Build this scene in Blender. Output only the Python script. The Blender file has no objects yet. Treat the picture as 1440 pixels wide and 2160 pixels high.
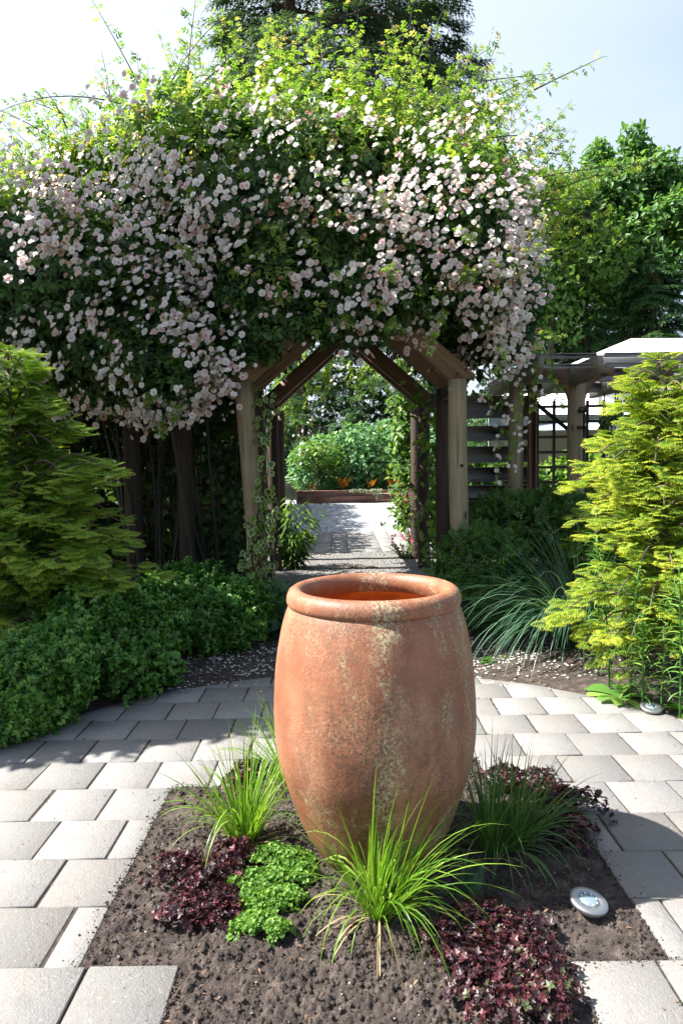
import bpy, math, random
import numpy as np
rad = math.radians
random.seed(7)
R = np.random.default_rng(11)
sc = bpy.context.scene

# ------------------------------------------------------------------ camera
PITCH, ROLL, EYE = math.atan(105/1440), rad(.8), 1.6
cam_d = bpy.data.cameras.new('camera'); cam = bpy.data.objects.new('camera', cam_d); sc.collection.objects.link(cam)
cam_d.lens = 24; cam_d.sensor_width = 36; cam_d.sensor_fit = 'AUTO'; cam_d.clip_start = .05; cam_d.clip_end = 2000
from mathutils import Matrix, Vector
cam.matrix_world = Matrix.Translation((0, 0, EYE)) @ Matrix.Rotation(rad(90)-PITCH, 4, 'X') @ Matrix.Rotation(-ROLL, 4, 'Z')
sc.camera = cam
# ------------------------------------------------------------------ light
SUN = np.array([-.95, -.02, 1.07]); SUN /= np.linalg.norm(SUN)
sl = bpy.data.lights.new('sun', 'SUN'); sl.energy = 4.7; sl.angle = rad(.5); sl.color = (1, .965, .91)
so = bpy.data.objects.new('sun', sl); sc.collection.objects.link(so)
so.rotation_euler = Vector(SUN).to_track_quat('Z', 'Y').to_euler()
w = bpy.data.worlds.new('World'); sc.world = w; w.use_nodes = True
nt = w.node_tree; sky = nt.nodes.new('ShaderNodeTexSky'); sky.sky_type = 'NISHITA'; sky.sun_disc = False
sky.sun_elevation = math.asin(SUN[2]); sky.sun_rotation = math.atan2(SUN[0], SUN[1])
sky.air_density = 1.2; sky.dust_density = 3.0; sky.ozone_density = 1.5
bg = nt.nodes['Background']; bg.inputs['Strength'].default_value = .072
# thin high cloud veil, thickest low in the sky towards the upper left of the view
def wn(t, **k):
    x = nt.nodes.new('ShaderNode'+t)
    for a, v in k.items():
        if a[0] == '_': setattr(x, a[1:], v)
        else: x.inputs[int(a[1:]) if a[1:].isdigit() else a].default_value = v
    return x
tc = wn('TexCoord'); dt = wn('VectorMath', _operation='DOT_PRODUCT'); dt.inputs[1].default_value = (-.62, .70, .34); nt.links.new(tc.outputs['Generated'], dt.inputs[0])
mr = wn('MapRange', i1=.05, i2=.97, i3=0., i4=1.); mr.inputs[1].default_value = .0; nt.links.new(dt.outputs['Value'], mr.inputs[0])
ns = wn('TexNoise', Scale=2.3, Detail=6., Roughness=.55); mp_ = wn('Mapping', Scale=(1, 1, 3.)); nt.links.new(tc.outputs['Generated'], mp_.inputs[0]); nt.links.new(mp_.outputs[0], ns.inputs['Vector'])
m1 = wn('Math', _operation='MULTIPLY_ADD', i1=.4, i2=-.1); nt.links.new(ns.outputs['Fac'], m1.inputs[0]); m2 = wn('Math', _operation='ADD', _use_clamp=True); nt.links.new(mr.outputs[0], m2.inputs[0]); nt.links.new(m1.outputs[0], m2.inputs[1])
mx = wn('Mix', _data_type='RGBA'); nt.links.new(m2.outputs[0], mx.inputs[0]); nt.links.new(sky.outputs[0], mx.inputs[6]); mx.inputs[7].default_value = (4.0, 4.5, 5.25, 1)
nt.links.new(mx.outputs[2], bg.inputs[0])
sc.view_settings.view_transform = 'Standard'; sc.view_settings.look = 'None'
sc.view_settings.exposure = 1.8; sc.view_settings.gamma = 1
sc.render.engine = 'CYCLES'
sc.cycles.max_bounces = 8; sc.cycles.transparent_max_bounces = 8

def ray(px, py):
    u = (px-720)/1440; v = -(py-1080)/1440
    c, s = math.cos(ROLL), math.sin(ROLL)
    u, v = u*c+v*s, -u*s+v*c
    return np.array([u, math.cos(PITCH)+v*math.sin(PITCH), -math.sin(PITCH)+v*math.cos(PITCH)])
def W(px, py, Y):
    d = ray(px, py); return np.array([0, 0, EYE])+d*(Y/d[1])
def G(px, py, z=0):
    d = ray(px, py); return np.array([0, 0, EYE])+d*((z-EYE)/d[2])

# ------------------------------------------------------------------ noise
def _h(ix, iy, iz, seed):
    n = (ix*374761393+iy*668265263+iz*1274126177+seed*974711) & 0xffffffff
    n = ((n ^ (n >> 13))*1274126177) & 0xffffffff
    n = n ^ (n >> 16)
    return (n & 0xffff)/65535.0
def noise(p, seed=0):
    p = np.asarray(p, float)
    if p.shape[-1] == 2: p = np.concatenate([p, np.zeros(p.shape[:-1]+(1,))], -1)
    i = np.floor(p).astype(np.int64); f = p-i; f = f*f*(3-2*f); o = 0
    for a in (0, 1):
        for b in (0, 1):
            for c in (0, 1):
                wt = (f[..., 0] if a else 1-f[..., 0])*(f[..., 1] if b else 1-f[..., 1])*(f[..., 2] if c else 1-f[..., 2])
                o = o+wt*_h(i[..., 0]+a, i[..., 1]+b, i[..., 2]+c, seed)
    return o
def fbm(p, o=4, seed=0):
    p = np.asarray(p, float); s = 0; a = .5
    for k in range(o): s = s+a*noise(p*2**k+k*17.3, seed+k); a *= .5
    return s/(1-.5**o)

# ------------------------------------------------------------------ mesh helpers
def unit(v): return v/np.maximum(np.linalg.norm(v, axis=-1, keepdims=True), 1e-9)
def frames(D, N):
    D = unit(D); S = unit(np.cross(D, N)); N = np.cross(S, D)
    return np.stack([S, D, N], -1)
def rv(n): return unit(R.normal(size=(n, 3)))
class Geo:
    def __init__(s): s.b = []; s.n = 0
    def add(s, v, f, rnd=0., mi=0, tv=0.):
        v = np.asarray(v, float).reshape(-1, 3); f = np.asarray(f, np.int64)
        m = len(f)
        s.b.append((v, f+s.n, np.broadcast_to(np.asarray(rnd, float), (m,)), np.broadcast_to(np.asarray(mi), (m,)), np.broadcast_to(np.asarray(tv, float), (m,))))
        s.n += len(v); return s
    def scatter(s, T, P, F, S, rnd=None, mi=None):
        tv, tf, tt, tm = T; n = len(P)
        if n == 0: return s
        S = np.broadcast_to(np.asarray(S, float), (n,))
        if rnd is None: rnd = R.random(n)
        V = np.einsum('nij,kj->nki', F, tv)*S[:, None, None]+np.asarray(P)[:, None, :]
        Fc = tf[None]+(np.arange(n)*len(tv))[:, None, None]
        m = len(tf)
        s.add(V.reshape(-1, 3), Fc.reshape(-1, tf.shape[1]), np.repeat(rnd, m), np.tile(tm, n) if mi is None else np.repeat(np.broadcast_to(mi, (n,)), m), np.tile(tt, n))
        return s
    def tube(s, pts, rads, k=6, rnd=0., mi=0, cap=True):
        pts = np.asarray(pts, float); n = len(pts); rads = np.broadcast_to(np.asarray(rads, float), (n,))
        d = unit(np.gradient(pts, axis=0)); ref = np.array([0, 0, 1.]) if abs(d[0][2]) < .9 else np.array([1., 0, 0])
        S = unit(np.cross(d, ref)); U = np.cross(S, d)
        a = np.arange(k)*2*math.pi/k
        V = pts[:, None]+rads[:, None, None]*(np.cos(a)[None, :, None]*S[:, None]+np.sin(a)[None, :, None]*U[:, None])
        i, j = np.meshgrid(np.arange(n-1), np.arange(k), indexing='ij'); j2 = (j+1) % k
        f = np.stack([i*k+j, i*k+j2, (i+1)*k+j2, (i+1)*k+j], -1).reshape(-1, 4)
        s.add(V.reshape(-1, 3), f, rnd, mi)
        if cap:
            c = s.n
            s.add([pts[-1]], np.zeros((0, 4)), 0, mi)
            l = c-k
            s.b.append((np.zeros((0, 3)), np.array([[l+q, l+(q+1) % k, c, c] for q in range(k)])[:, :3], np.zeros(k)+rnd, np.zeros(k, int)+mi, np.zeros(k)))
        return s
    def box(s, c, h, rot=None, rnd=0., mi=0, bev=0.):
        c = np.asarray(c, float); h = np.asarray(h, float)
        if bev <= 0:
            v = np.array([[x, y, z] for z in (-1, 1) for y in (-1, 1) for x in (-1, 1)], float)*h
            f = np.array([[0, 2, 3, 1], [4, 5, 7, 6], [0, 1, 5, 4], [2, 6, 7, 3], [0, 4, 6, 2], [1, 3, 7, 5]])
            if rot is not None: v = v@np.asarray(rot).T
            return s.add(v+c, f, rnd, mi)
        # chamfered box
        v = []; idx = {}
        for sx in (-1, 1):
            for sy in (-1, 1):
                for sz in (-1, 1):
                    for a in range(3):
                        q = np.array([sx, sy, sz])*(h-bev); q[a] = (sx, sy, sz)[a]*h[a]
                        idx[(sx, sy, sz, a)] = len(v); v.append(q)
        fs = []
        for a in range(3):
            b, cc = (a+1) % 3, (a+2) % 3
            for sg in (-1, 1):
                q = []
                for (u, w_) in ((-1, -1), (1, -1), (1, 1), (-1, 1)):
                    k = [0, 0, 0]; k[a] = sg; k[b] = u; k[cc] = w_; q.append(idx[(*k, a)])
                fs.append(q if sg > 0 else q[::-1])
            for u in (-1, 1):
                for w_ in (-1, 1):
                    q = []
                    for (t, ax) in ((-1, b), (1, b), (1, cc), (-1, cc)):
                        k = [0, 0, 0]; k[a] = t; k[b] = u; k[cc] = w_; q.append(idx[(*k, ax)])
                    fs.append(q if u*w_ > 0 else q[::-1])
        tr = []
        for sx in (-1, 1):
            for sy in (-1, 1):
                for sz in (-1, 1):
                    q = [idx[(sx, sy, sz, a)] for a in range(3)]; tr.append(q if sx*sy*sz > 0 else q[::-1])
        v = np.array(v)
        if rot is not None: v = v@np.asarray(rot).T
        n0 = s.n; s.add(v+c, np.array(fs), rnd, mi)
        s.b.append((np.zeros((0, 3)), np.array(tr)+n0, np.zeros(8)+rnd, np.zeros(8, int)+mi, np.zeros(8)))
        return s
    def prism(s, poly, z0, z1, rnd=0., mi=0, bev=0.):
        """poly: (n,2) ccw, extruded z0..z1, optional top chamfer"""
        P = np.asarray(poly, float); n = len(P); n0 = s.n
        c = P.mean(0); rings = [np.c_[P, np.full(n, z0)]]
        if bev > 0:
            rings.append(np.c_[P, np.full(n, z1-bev)])
            d = unit(np.roll(P, -1, 0)-P); nr = np.c_[-d[:, 1], d[:, 0]]; m = nr+np.roll(nr, 1, 0)
            m = m/np.maximum((m**2).sum(1, keepdims=True)/2, .5); Q = P+m*bev
            rings.append(np.c_[Q, np.full(n, z1)])
        else: rings.append(np.c_[P, np.full(n, z1)])
        V = np.concatenate(rings); k = len(rings)
        f = [[r*n+i, r*n+(i+1) % n, (r+1)*n+(i+1) % n, (r+1)*n+i] for r in range(k-1) for i in range(n)]
        s.add(V, np.array(f), rnd, mi)
        s.b.append((np.zeros((0, 3)), (np.arange(n)+(k-1)*n+n0)[None], np.array([rnd]), np.array([mi]), np.zeros(1)))
        return s
    def build(s, name, mats, parent=None, smooth=False, loc=None):
        me = bpy.data.meshes.new(name)
        V = np.concatenate([b[0] for b in s.b])
        if loc is not None: V = V-np.asarray(loc)
        L = np.concatenate([b[1].reshape(-1) for b in s.b]).astype(np.int32)
        cnt = np.concatenate([np.full(len(b[1]), b[1].shape[1] if len(b[1]) else 0) for b in s.b]).astype(np.int32)
        me.vertices.add(len(V)); me.vertices.foreach_set('co', V.astype(np.float32).ravel())
        me.loops.add(len(L)); me.loops.foreach_set('vertex_index', L)
        me.polygons.add(len(cnt)); st = np.concatenate([[0], np.cumsum(cnt)[:-1]]).astype(np.int32)
        me.polygons.foreach_set('loop_start', st)
        me.polygons.foreach_set('material_index', np.concatenate([b[3] for b in s.b]).astype(np.int32))
        if smooth: me.polygons.foreach_set('use_smooth', np.ones(len(cnt), bool))
        me.update(calc_edges=True)
        for nm, k in (('rnd', 2), ('tv', 4)):
            a = me.attributes.new(nm, 'FLOAT', 'FACE'); a.data.foreach_set('value', np.concatenate([b[k] for b in s.b]).astype(np.float32))
        for m in (mats if isinstance(mats, (list, tuple)) else [mats]): me.materials.append(m)
        o = bpy.data.objects.new(name, me); sc.collection.objects.link(o)
        if loc is not None: o.location = loc
        if parent is not None: o.parent = parent; 
        return o
def tag(o, label=None, cat=None, group=None, kind=None):
    if label: o['label'] = label
    if cat: o['category'] = cat
    if group: o['group'] = group
    if kind: o['kind'] = kind
    return o
def thing(name, loc, label, cat, group=None):
    o = bpy.data.objects.new(name, None); sc.collection.objects.link(o); o.location = tuple(map(float, loc)); o.empty_display_size = .1
    return tag(o, label, cat, group)
def put(geo, name, mats, root, smooth=False):
    """geometry given in world space, parented to root"""
    l = np.array(root.location) if root.parent is None else np.array(root.location)+np.array(root.parent.location)
    o = geo.build(name, mats, root, smooth, None)
    me = o.data; V = np.empty(len(me.vertices)*3, np.float32); me.vertices.foreach_get('co', V)
    V = V.reshape(-1, 3)-l.astype(np.float32); me.vertices.foreach_set('co', V.ravel()); me.update()
    return o

# templates: verts, quad faces, tv, material index
def T_(v, f, tt=None, tm=None):
    v = np.array(v, float); f = np.array(f, np.int64)
    return (v, f, np.zeros(len(f)) if tt is None else np.array(tt, float), np.zeros(len(f), int) if tm is None else np.array(tm))
def kite(w=.45, m=.4, fold=.08, droop=.0):
    return T_([[0, 0, 0], [-w/2, m, fold], [0, 1, -droop], [w/2, m, fold]], [[0, 3, 2, 1]])
def oval(w=.5, fold=.06, droop=.1):
    v = [[0, 0, 0], [-w/2, .3, fold], [-w*.42, .68, fold-droop*.3], [0, 1, -droop], [w*.42, .68, fold-droop*.3], [w/2, .3, fold]]
    return T_(v, [[0, 3, 2, 1], [0, 5, 4, 3]])
def join(parts):
    V = []; F = []; TT = []; TM = []; n = 0
    for (v, f, tt, tm) in parts: V.append(v); F.append(f+n); TT.append(tt); TM.append(tm); n += len(v)
    return (np.concatenate(V), np.concatenate(F), np.concatenate(TT), np.concatenate(TM))
def xf(T, pos=(0, 0, 0), yaw=0, pitch=0, roll=0, s=1., tt=None, tm=None):
    cy, sy = math.cos(yaw), math.sin(yaw); cp, sp = math.cos(pitch), math.sin(pitch); cr, sr = math.cos(roll), math.sin(roll)
    Ry = np.array([[cr, 0, sr], [0, 1, 0], [-sr, 0, cr]]); Rx = np.array([[1, 0, 0], [0, cp, -sp], [0, sp, cp]]); Rz = np.array([[cy, -sy, 0], [sy, cy, 0], [0, 0, 1]])
    v = T[0]*(s if np.ndim(s) == 0 else np.array(s))@(Rz@Rx@Ry).T+np.array(pos)
    return (v, T[1], T[2] if tt is None else np.full(len(T[1]), tt, float), T[3] if tm is None else np.full(len(T[1]), tm))
def stick(w, l): return T_([[-w, 0, 0], [w, 0, 0], [w*.5, l, 0], [-w*.5, l, 0]], [[0, 1, 2, 3]])
LEAF = kite(); OVAL = oval(); NARROW = kite(.16, .4, .02, .12)
_p = [xf(stick(.008, .75), tm=1)]
for y, s in ((.3, .34), (.58, .4)):
    for q in (-1, 1): _p.append(xf(oval(.5, .05, .12), (0, y, 0), -q*1.05, -.1, 0, s))
_p.append(xf(oval(.5, .05, .12), (0, .66, 0), 0, -.25, 0, .46))
ROSELEAF = join(_p)
def bloom():
    ps = []
    for n, l, tilt, wd, t, z in ((6, .5, .15, .5, 0., 0), (6, .42, .75, .42, .35, .02), (4, .3, 1.15, .34, 1., .05)):
        for i in range(n):
            pet = T_([[0, 0, 0], [-wd*l*.9, l*.6, .04], [-wd*l*.4, l, .1*l], [wd*l*.4, l, .1*l], [wd*l*.9, l*.6, .04]], [[0, 4, 2, 1], [4, 3, 2, 2]])
            pet = (pet[0], np.array([[0, 4, 3, 2], [0, 2, 1, 0]])[:1], np.zeros(1), np.zeros(1, int))
            pet = T_([[0, 0, 0], [-wd*l, l*.62, .03], [0, l, .1], [wd*l, l*.62, .03]], [[0, 3, 2, 1]])
            ps.append(xf(pet, (0, 0, z), i*2*math.pi/n+n*t, tilt, 0, 1, tt=t))
    return join(ps)
BLOOM = bloom()
# flat conifer spray
def spray(nb=7, curl=.25, wd=.11):
    ps = [xf(stick(.012, .9), tt=.2)]
    for i in range(nb):
        y = .08+.8*i/nb; l = .5*(1-.75*(i/nb))*(.75 if i == 0 else 1)
        for q in (-1, 1):
            yaw = -q*(.85-.25*i/nb)
            ps.append(xf(kite(wd, .5, .01, curl*.3), (0, y, 0), yaw, -.1, 0, l, tt=.35))
            for k in (.35, .65):
                bx = np.array([math.sin(-yaw)*l*k, y+math.cos(yaw)*l*k, -.1*l*k])
                for q2 in (-1, 1):
                    ps.append(xf(kite(wd*2.0, .5, .01, curl), bx, yaw-q2*.7, -.15, 0, l*.42*(1.2-k), tt=.5+.5*k))
    ps.append(xf(kite(.14, .5, .01, curl), (0, .8, 0), 0, -.2, 0, .28, tt=1.))
    return join(ps)
def lace(nb=6, curl=.3):
    ps = [xf(stick(.014, .9), tt=.15)]
    for i in range(nb):
        y = .1+.8*i/nb; l = .46*(1-.62*(i/nb))*(.8 if i == 0 else 1)
        for q in (-1, 1):
            yaw = -q*(.95-.3*i/nb); ps.append(xf(kite(.16, .6, .01, curl*.4), (0, y, 0), yaw, -.12, 0, l, tt=.3))
            for k in (.45, .75):
                bx = np.array([math.sin(-yaw)*l*k, y+math.cos(yaw)*l*k, -.11*l*k])
                ps.append(xf(kite(.34, .5, .01, curl), bx, yaw+q*.75, -.2, 0, l*.38, tt=.75)); ps.append(xf(kite(.3, .5, .01, curl), bx, yaw-q*.6, -.2, 0, l*.3, tt=.6))
            ps.append(xf(kite(.3, .5, .01, curl), (math.sin(-yaw)*l*.95, y+math.cos(yaw)*l*.95, -.13*l), yaw, -.3, 0, l*.3, tt=1.))
    ps.append(xf(kite(.2, .5, .01, curl), (0, .85, 0), 0, -.2, 0, .22, tt=1.)); return join(ps)
SPRAY = lace(); SPRAYS = spray(4, .3, .16)

# ------------------------------------------------------------------ materials
class M:
    def __init__(s, name):
        s.m = bpy.data.materials.new(name); s.m.use_nodes = True; s.t = s.m.node_tree; s.b = s.t.nodes['Principled BSDF']; s.out = s.t.nodes['Material Output']
    def n(s, typ, **k):
        x = s.t.nodes.new('ShaderNode'+typ)
        for a, v in k.items():
            if a[0] == '_': setattr(x, a[1:], v)
            else: x.inputs[a.replace('__', ' ')].default_value = v
        return x
    def l(s, a, b): s.t.links.new(a, b)
    def attr(s, nm): x = s.n('Attribute', _attribute_name=nm); return x.outputs['Fac']
    def noise(s, scale, detail=4, rough=.55, vec=None, dist=0):
        x = s.n('TexNoise', Scale=scale, Detail=detail, Roughness=rough, Distortion=dist)
        if vec is not None: s.l(vec, x.inputs['Vector'])
        return x.outputs['Fac']
    def obj(s, scale=(1, 1, 1), coord='Object', rot=(0, 0, 0)):
        c = s.n('TexCoord'); mp = s.n('Mapping', Scale=scale, Rotation=rot); s.l(c.outputs[coord], mp.inputs[0]); return mp.outputs[0]
    def ramp(s, fac, stops, interp='LINEAR'):
        r = s.n('ValToRGB'); r.color_ramp.interpolation = interp; e = r.color_ramp.elements
        while len(e) < len(stops): e.new(.5)
        for q, (p, c) in zip(e, stops): q.position = p; q.color = (*c, 1) if len(c) == 3 else c
        s.l(fac, r.inputs[0]); return r.outputs[0]
    def mix(s, fac, a, b, mode='MIX'):
        x = s.n('Mix', _data_type='RGBA', _blend_type=mode)
        for sock, v in ((x.inputs[0], fac), (x.inputs[6], a), (x.inputs[7], b)):
            if hasattr(v, 'is_linked'): s.l(v, sock)
            elif isinstance(v, (int, float)): sock.default_value = v
            else: sock.default_value = (*v, 1)
        return x.outputs[2]
    def math(s, op, a, b=0., clamp=False):
        x = s.n('Math', _operation=op, _use_clamp=clamp)
        for i, v in ((0, a), (1, b)):
            if hasattr(v, 'is_linked'): s.l(v, x.inputs[i])
            else: x.inputs[i].default_value = v
        return x.outputs[0]
    def col(s, c):
        if hasattr(c, 'is_linked'): s.l(c, s.b.inputs['Base Color'])
        else: s.b.inputs['Base Color'].default_value = (*c, 1)
        return s
    def rough(s, v):
        if hasattr(v, 'is_linked'): s.l(v, s.b.inputs['Roughness'])
        else: s.b.inputs['Roughness'].default_value = v
        return s
    def bump(s, h, strength=.5, dist=.01):
        b = s.n('Bump', Strength=strength, Distance=dist); s.l(h, b.inputs['Height']); s.l(b.outputs[0], s.b.inputs['Normal']); return s

def leafmat(name, stops, trans=.35, rough=.5, tcol=1.5, usetv=0., spec=.4):
    m = M(name); f = m.attr('rnd')
    if usetv: f = m.math('ADD', m.math('MULTIPLY', f, 1-usetv), m.math('MULTIPLY', m.attr('tv'), usetv))
    n = m.noise(2.2, 3, vec=m.obj())
    f = m.math('ADD', f, m.math('MULTIPLY', m.math('SUBTRACT', n, .5), .55), True)
    c = m.ramp(f, stops); m.col(c).rough(rough); m.b.inputs['Specular IOR Level'].default_value = spec
    t = m.n('BsdfTranslucent'); c2 = m.mix(1., c, (tcol*1.15, tcol*1.1, .55*tcol), 'MULTIPLY'); m.l(c2, t.inputs[0])
    x = m.n('MixShader'); x.inputs[0].default_value = trans; m.l(m.b.outputs[0], x.inputs[1]); m.l(t.outputs[0], x.inputs[2]); m.l(x.outputs[0], m.out.inputs[0])
    return m.m
MT = {}
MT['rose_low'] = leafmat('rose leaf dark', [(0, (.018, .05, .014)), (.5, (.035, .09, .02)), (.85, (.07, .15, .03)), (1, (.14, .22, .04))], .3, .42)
MT['rose_young'] = leafmat('rose leaf young', [(0, (.06, .14, .02)), (.5, (.13, .24, .035)), (.85, (.25, .34, .07)), (1, (.36, .28, .12))], .5, .42)
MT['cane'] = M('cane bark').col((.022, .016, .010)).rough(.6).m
m = M('rose petal'); f = m.attr('tv'); r = m.attr('rnd')
c1 = m.ramp(r, [(0, (.88, .74, .73)), (.12, (.92, .88, .86)), (.65, (.93, .92, .90)), (.85, (.84, .74, .64)), (1, (.50, .34, .22))])
c2 = m.ramp(r, [(0, (.84, .50, .48)), (.25, (.92, .80, .76)), (.7, (.88, .78, .66)), (1, (.36, .20, .10))])
c = m.mix(f, c1, c2); m.col(c).rough(.6); t = m.n('BsdfTranslucent'); m.l(c, t.inputs[0]); x = m.n('MixShader'); x.inputs[0].default_value = .45
m.l(m.b.outputs[0], x.inputs[1]); m.l(t.outputs[0], x.inputs[2]); m.l(x.outputs[0], m.out.inputs[0]); MT['petal'] = m.m
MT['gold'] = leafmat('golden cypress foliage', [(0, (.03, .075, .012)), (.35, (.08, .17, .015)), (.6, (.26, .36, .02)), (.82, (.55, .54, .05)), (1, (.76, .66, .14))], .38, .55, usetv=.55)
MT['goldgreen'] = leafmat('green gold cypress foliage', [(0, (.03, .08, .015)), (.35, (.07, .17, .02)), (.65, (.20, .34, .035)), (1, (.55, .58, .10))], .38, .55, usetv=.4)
MT['curl'] = leafmat('curled cypress foliage', [(0, (.02, .07, .015)), (.5, (.055, .17, .03)), (1, (.16, .33, .06))], .3, .42, usetv=.4)
MT['box'] = leafmat('small glossy leaf', [(0, (.02, .06, .012)), (.5, (.04, .11, .02)), (1, (.10, .21, .03))], .3, .35)
MT['yew'] = leafmat('dark hedge leaf', [(0, (.012, .03, .01)), (.6, (.025, .06, .015)), (1, (.06, .12, .02))], .25, .5)
MT['litgreen'] = leafmat('mid green leaf', [(0, (.04, .10, .02)), (.5, (.08, .18, .025)), (1, (.2, .32, .04))], .4, .5)
MT['hedge'] = leafmat('virginia creeper leaf', [(0, (.05, .14, .05)), (.5, (.10, .23, .09)), (1, (.20, .36, .15))], .35, .45)
MT['tree'] = leafmat('deciduous tree leaf', [(0, (.035, .10, .03)), (.5, (.08, .19, .045)), (1, (.19, .33, .07))], .4, .5)
MT['cedar'] = leafmat('cedar foliage', [(0, (.015, .05, .018)), (.5, (.03, .09, .025)), (1, (.07, .16, .035))], .25, .6)
MT['fir'] = leafmat('fir needles', [(0, (.02, .05, .025)), (.5, (.04, .085, .04)), (1, (.075, .14, .055))], .25, .6)
MT['blade'] = leafmat('grassy blade', [(0, (.07, .17, .015)), (.5, (.13, .27, .025)), (1, (.27, .40, .06))], .4, .38, 1.4)
MT['bladeshade'] = leafmat('shade toned blade', [(0, (.03, .09, .02)), (.5, (.06, .15, .03)), (1, (.14, .25, .06))], .35, .38, 1.4)  # darker copy of the grassy blade: urn's shade put into the colour
MT['misc'] = leafmat('blue green blade', [(0, (.03, .085, .05)), (.5, (.06, .14, .08)), (1, (.14, .25, .14))], .3, .4)
MT['lily'] = leafmat('lily leaf', [(0, (.06, .16, .03)), (.5, (.12, .26, .05)), (1, (.26, .42, .09))], .4, .4)
MT['purple'] = leafmat('purple leaf', [(0, (.018, .01, .013)), (.55, (.045, .014, .02)), (.85, (.10, .022, .033)), (1, (.22, .07, .08))], .25, .42, 1.3)
MT['purplegreen'] = leafmat('purple and green leaf', [(0, (.02, .012, .015)), (.5, (.055, .017, .024)), (.85, (.13, .03, .04)), (1, (.08, .10, .045))], .25, .42, 1.3)
MT['lime'] = leafmat('lime leaf', [(0, (.06, .16, .02)), (.5, (.13, .28, .04)), (1, (.28, .44, .09))], .35, .5, 1.3)
MT['hosta'] = leafmat('round dark leaf', [(0, (.015, .05, .018)), (.5, (.03, .085, .025)), (1, (.05, .13, .03))], .25, .35)
MT['fern'] = leafmat('orange fern', [(0, (.40, .26, .02)), (.5, (.55, .25, .03)), (1, (.55, .14, .03))], .45, .55, 1.3)
MT['silver'] = leafmat('silvery trailing leaf', [(0, (.20, .27, .16)), (1, (.42, .48, .34))], .3, .5, 1.2)
MT['pink'] = leafmat('magenta petal', [(0, (.50, .03, .14)), (.5, (.62, .10, .32)), (1, (.70, .22, .50))], .4, .5, 1.2)
MT['rust'] = leafmat('brown dead foliage', [(0, (.12, .04, .015)), (1, (.3, .12, .04))], .3, .6, 1.2)
# variegated ivy
m = M('variegated ivy leaf'); c = m.ramp(m.attr('tv'), [(0, (.025, .08, .02)), (.45, (.05, .13, .03)), (.55, (.30, .36, .10)), (1, (.50, .52, .22))], 'CONSTANT')
c = m.mix(m.attr('rnd'), c, (.20, .32, .05)); m.col(m.mix(.0, c, c)).rough(.4); MT['ivy'] = m.m

def woodmat(name, dark, light, axis='z', knots=True, rough=.75, green=0.):
    m = M(name); sc_ = {'z': (22, 22, 1.2), 'x': (1.2, 22, 22), 'y': (22, 1.2, 22)}[axis]
    v = m.obj(sc_); n = m.noise(1.6, 6, .65, v, .6); n2 = m.noise(2.2, 4, .5, m.obj((1, 1, 1)))
    f = m.math('ADD', m.math('MULTIPLY', n, .75), m.math('MULTIPLY', n2, .35))
    c = m.ramp(f, [(.35, dark), (.55, tuple((a+b)/2 for a, b in zip(dark, light))), (.72, light)])
    n3 = m.noise(1.1, 3, .5, v); crack = m.ramp(n3, [(.34, (0, 0, 0)), (.39, (1, 1, 1))])
    c = m.mix(m.math('MULTIPLY', m.math('SUBTRACT', 1., crack), .6), c, tuple(a*.35 for a in dark))
    if knots:
        k = m.n('TexVoronoi', Scale=1.); m.l(m.obj({'z': (5, 5, 2.2), 'x': (2.2, 5, 5), 'y': (5, 2.2, 5)}[axis]), k.inputs[0])
        kk = m.ramp(k.outputs['Distance'], [(.07, (1, 1, 1)), (.13, (0, 0, 0))]); c = m.mix(m.math('MULTIPLY', kk, .75), c, (.025, .016, .01))
    if green: c = m.mix(m.ramp(m.noise(1.3, 5, .6, m.obj()), [(.45, (0, 0, 0)), (.7, (green, green, green))]), c, (.10, .12, .05))
    m.col(c).rough(rough); m.bump(n, .35, .008); return m.m
MT['post'] = woodmat('weathered round post', (.20, .15, .09), (.40, .31, .20), green=.5)
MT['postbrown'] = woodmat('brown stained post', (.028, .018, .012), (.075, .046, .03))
MT['postred'] = woodmat('red brown cedar post', (.15, .075, .045), (.28, .15, .09))
MT['beam'] = woodmat('rafter timber', (.13, .078, .045), (.30, .195, .12), 'x')
MT['beamgrey'] = woodmat('grey weathered board', (.33, .30, .27), (.52, .48, .43), 'x')
MT['beamgreyy'] = woodmat('grey weathered beam', (.15, .125, .10), (.28, .24, .20), 'y')
MT['lattice'] = woodmat('grey brown lattice', (.10, .075, .055), (.21, .165, .125), 'z', False)
MT['bark'] = woodmat('tree bark', (.05, .035, .022), (.15, .11, .08), 'z', False)
MT['planterwood'] = woodmat('red brown sleeper', (.15, .065, .045), (.28, .14, .10), 'x', False)
MT['metal'] = M('brushed steel').col((.36, .36, .37)).rough(.42).m; MT['metal'].node_tree.nodes['Principled BSDF'].inputs['Metallic'].default_value = .85
MT['black'] = M('black iron').col((.012, .012, .013)).rough(.5).m
MT['lens'] = M('grey blue lens').col((.17, .22, .25)).rough(.12).m
MT['led'] = M('pale led').col((.75, .8, .75)).rough(.3).m
m = M('white roof sheet'); m.col(m.mix(m.noise(.8, 3, vec=m.obj()), (.74, .76, .78), (.84, .85, .86))).rough(.45); MT['white'] = m.m
m = M('pale wall'); m.col(m.mix(m.noise(1.5, 4, vec=m.obj()), (.42, .42, .38), (.58, .58, .54))).rough(.7); MT['palewall'] = m.m

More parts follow.
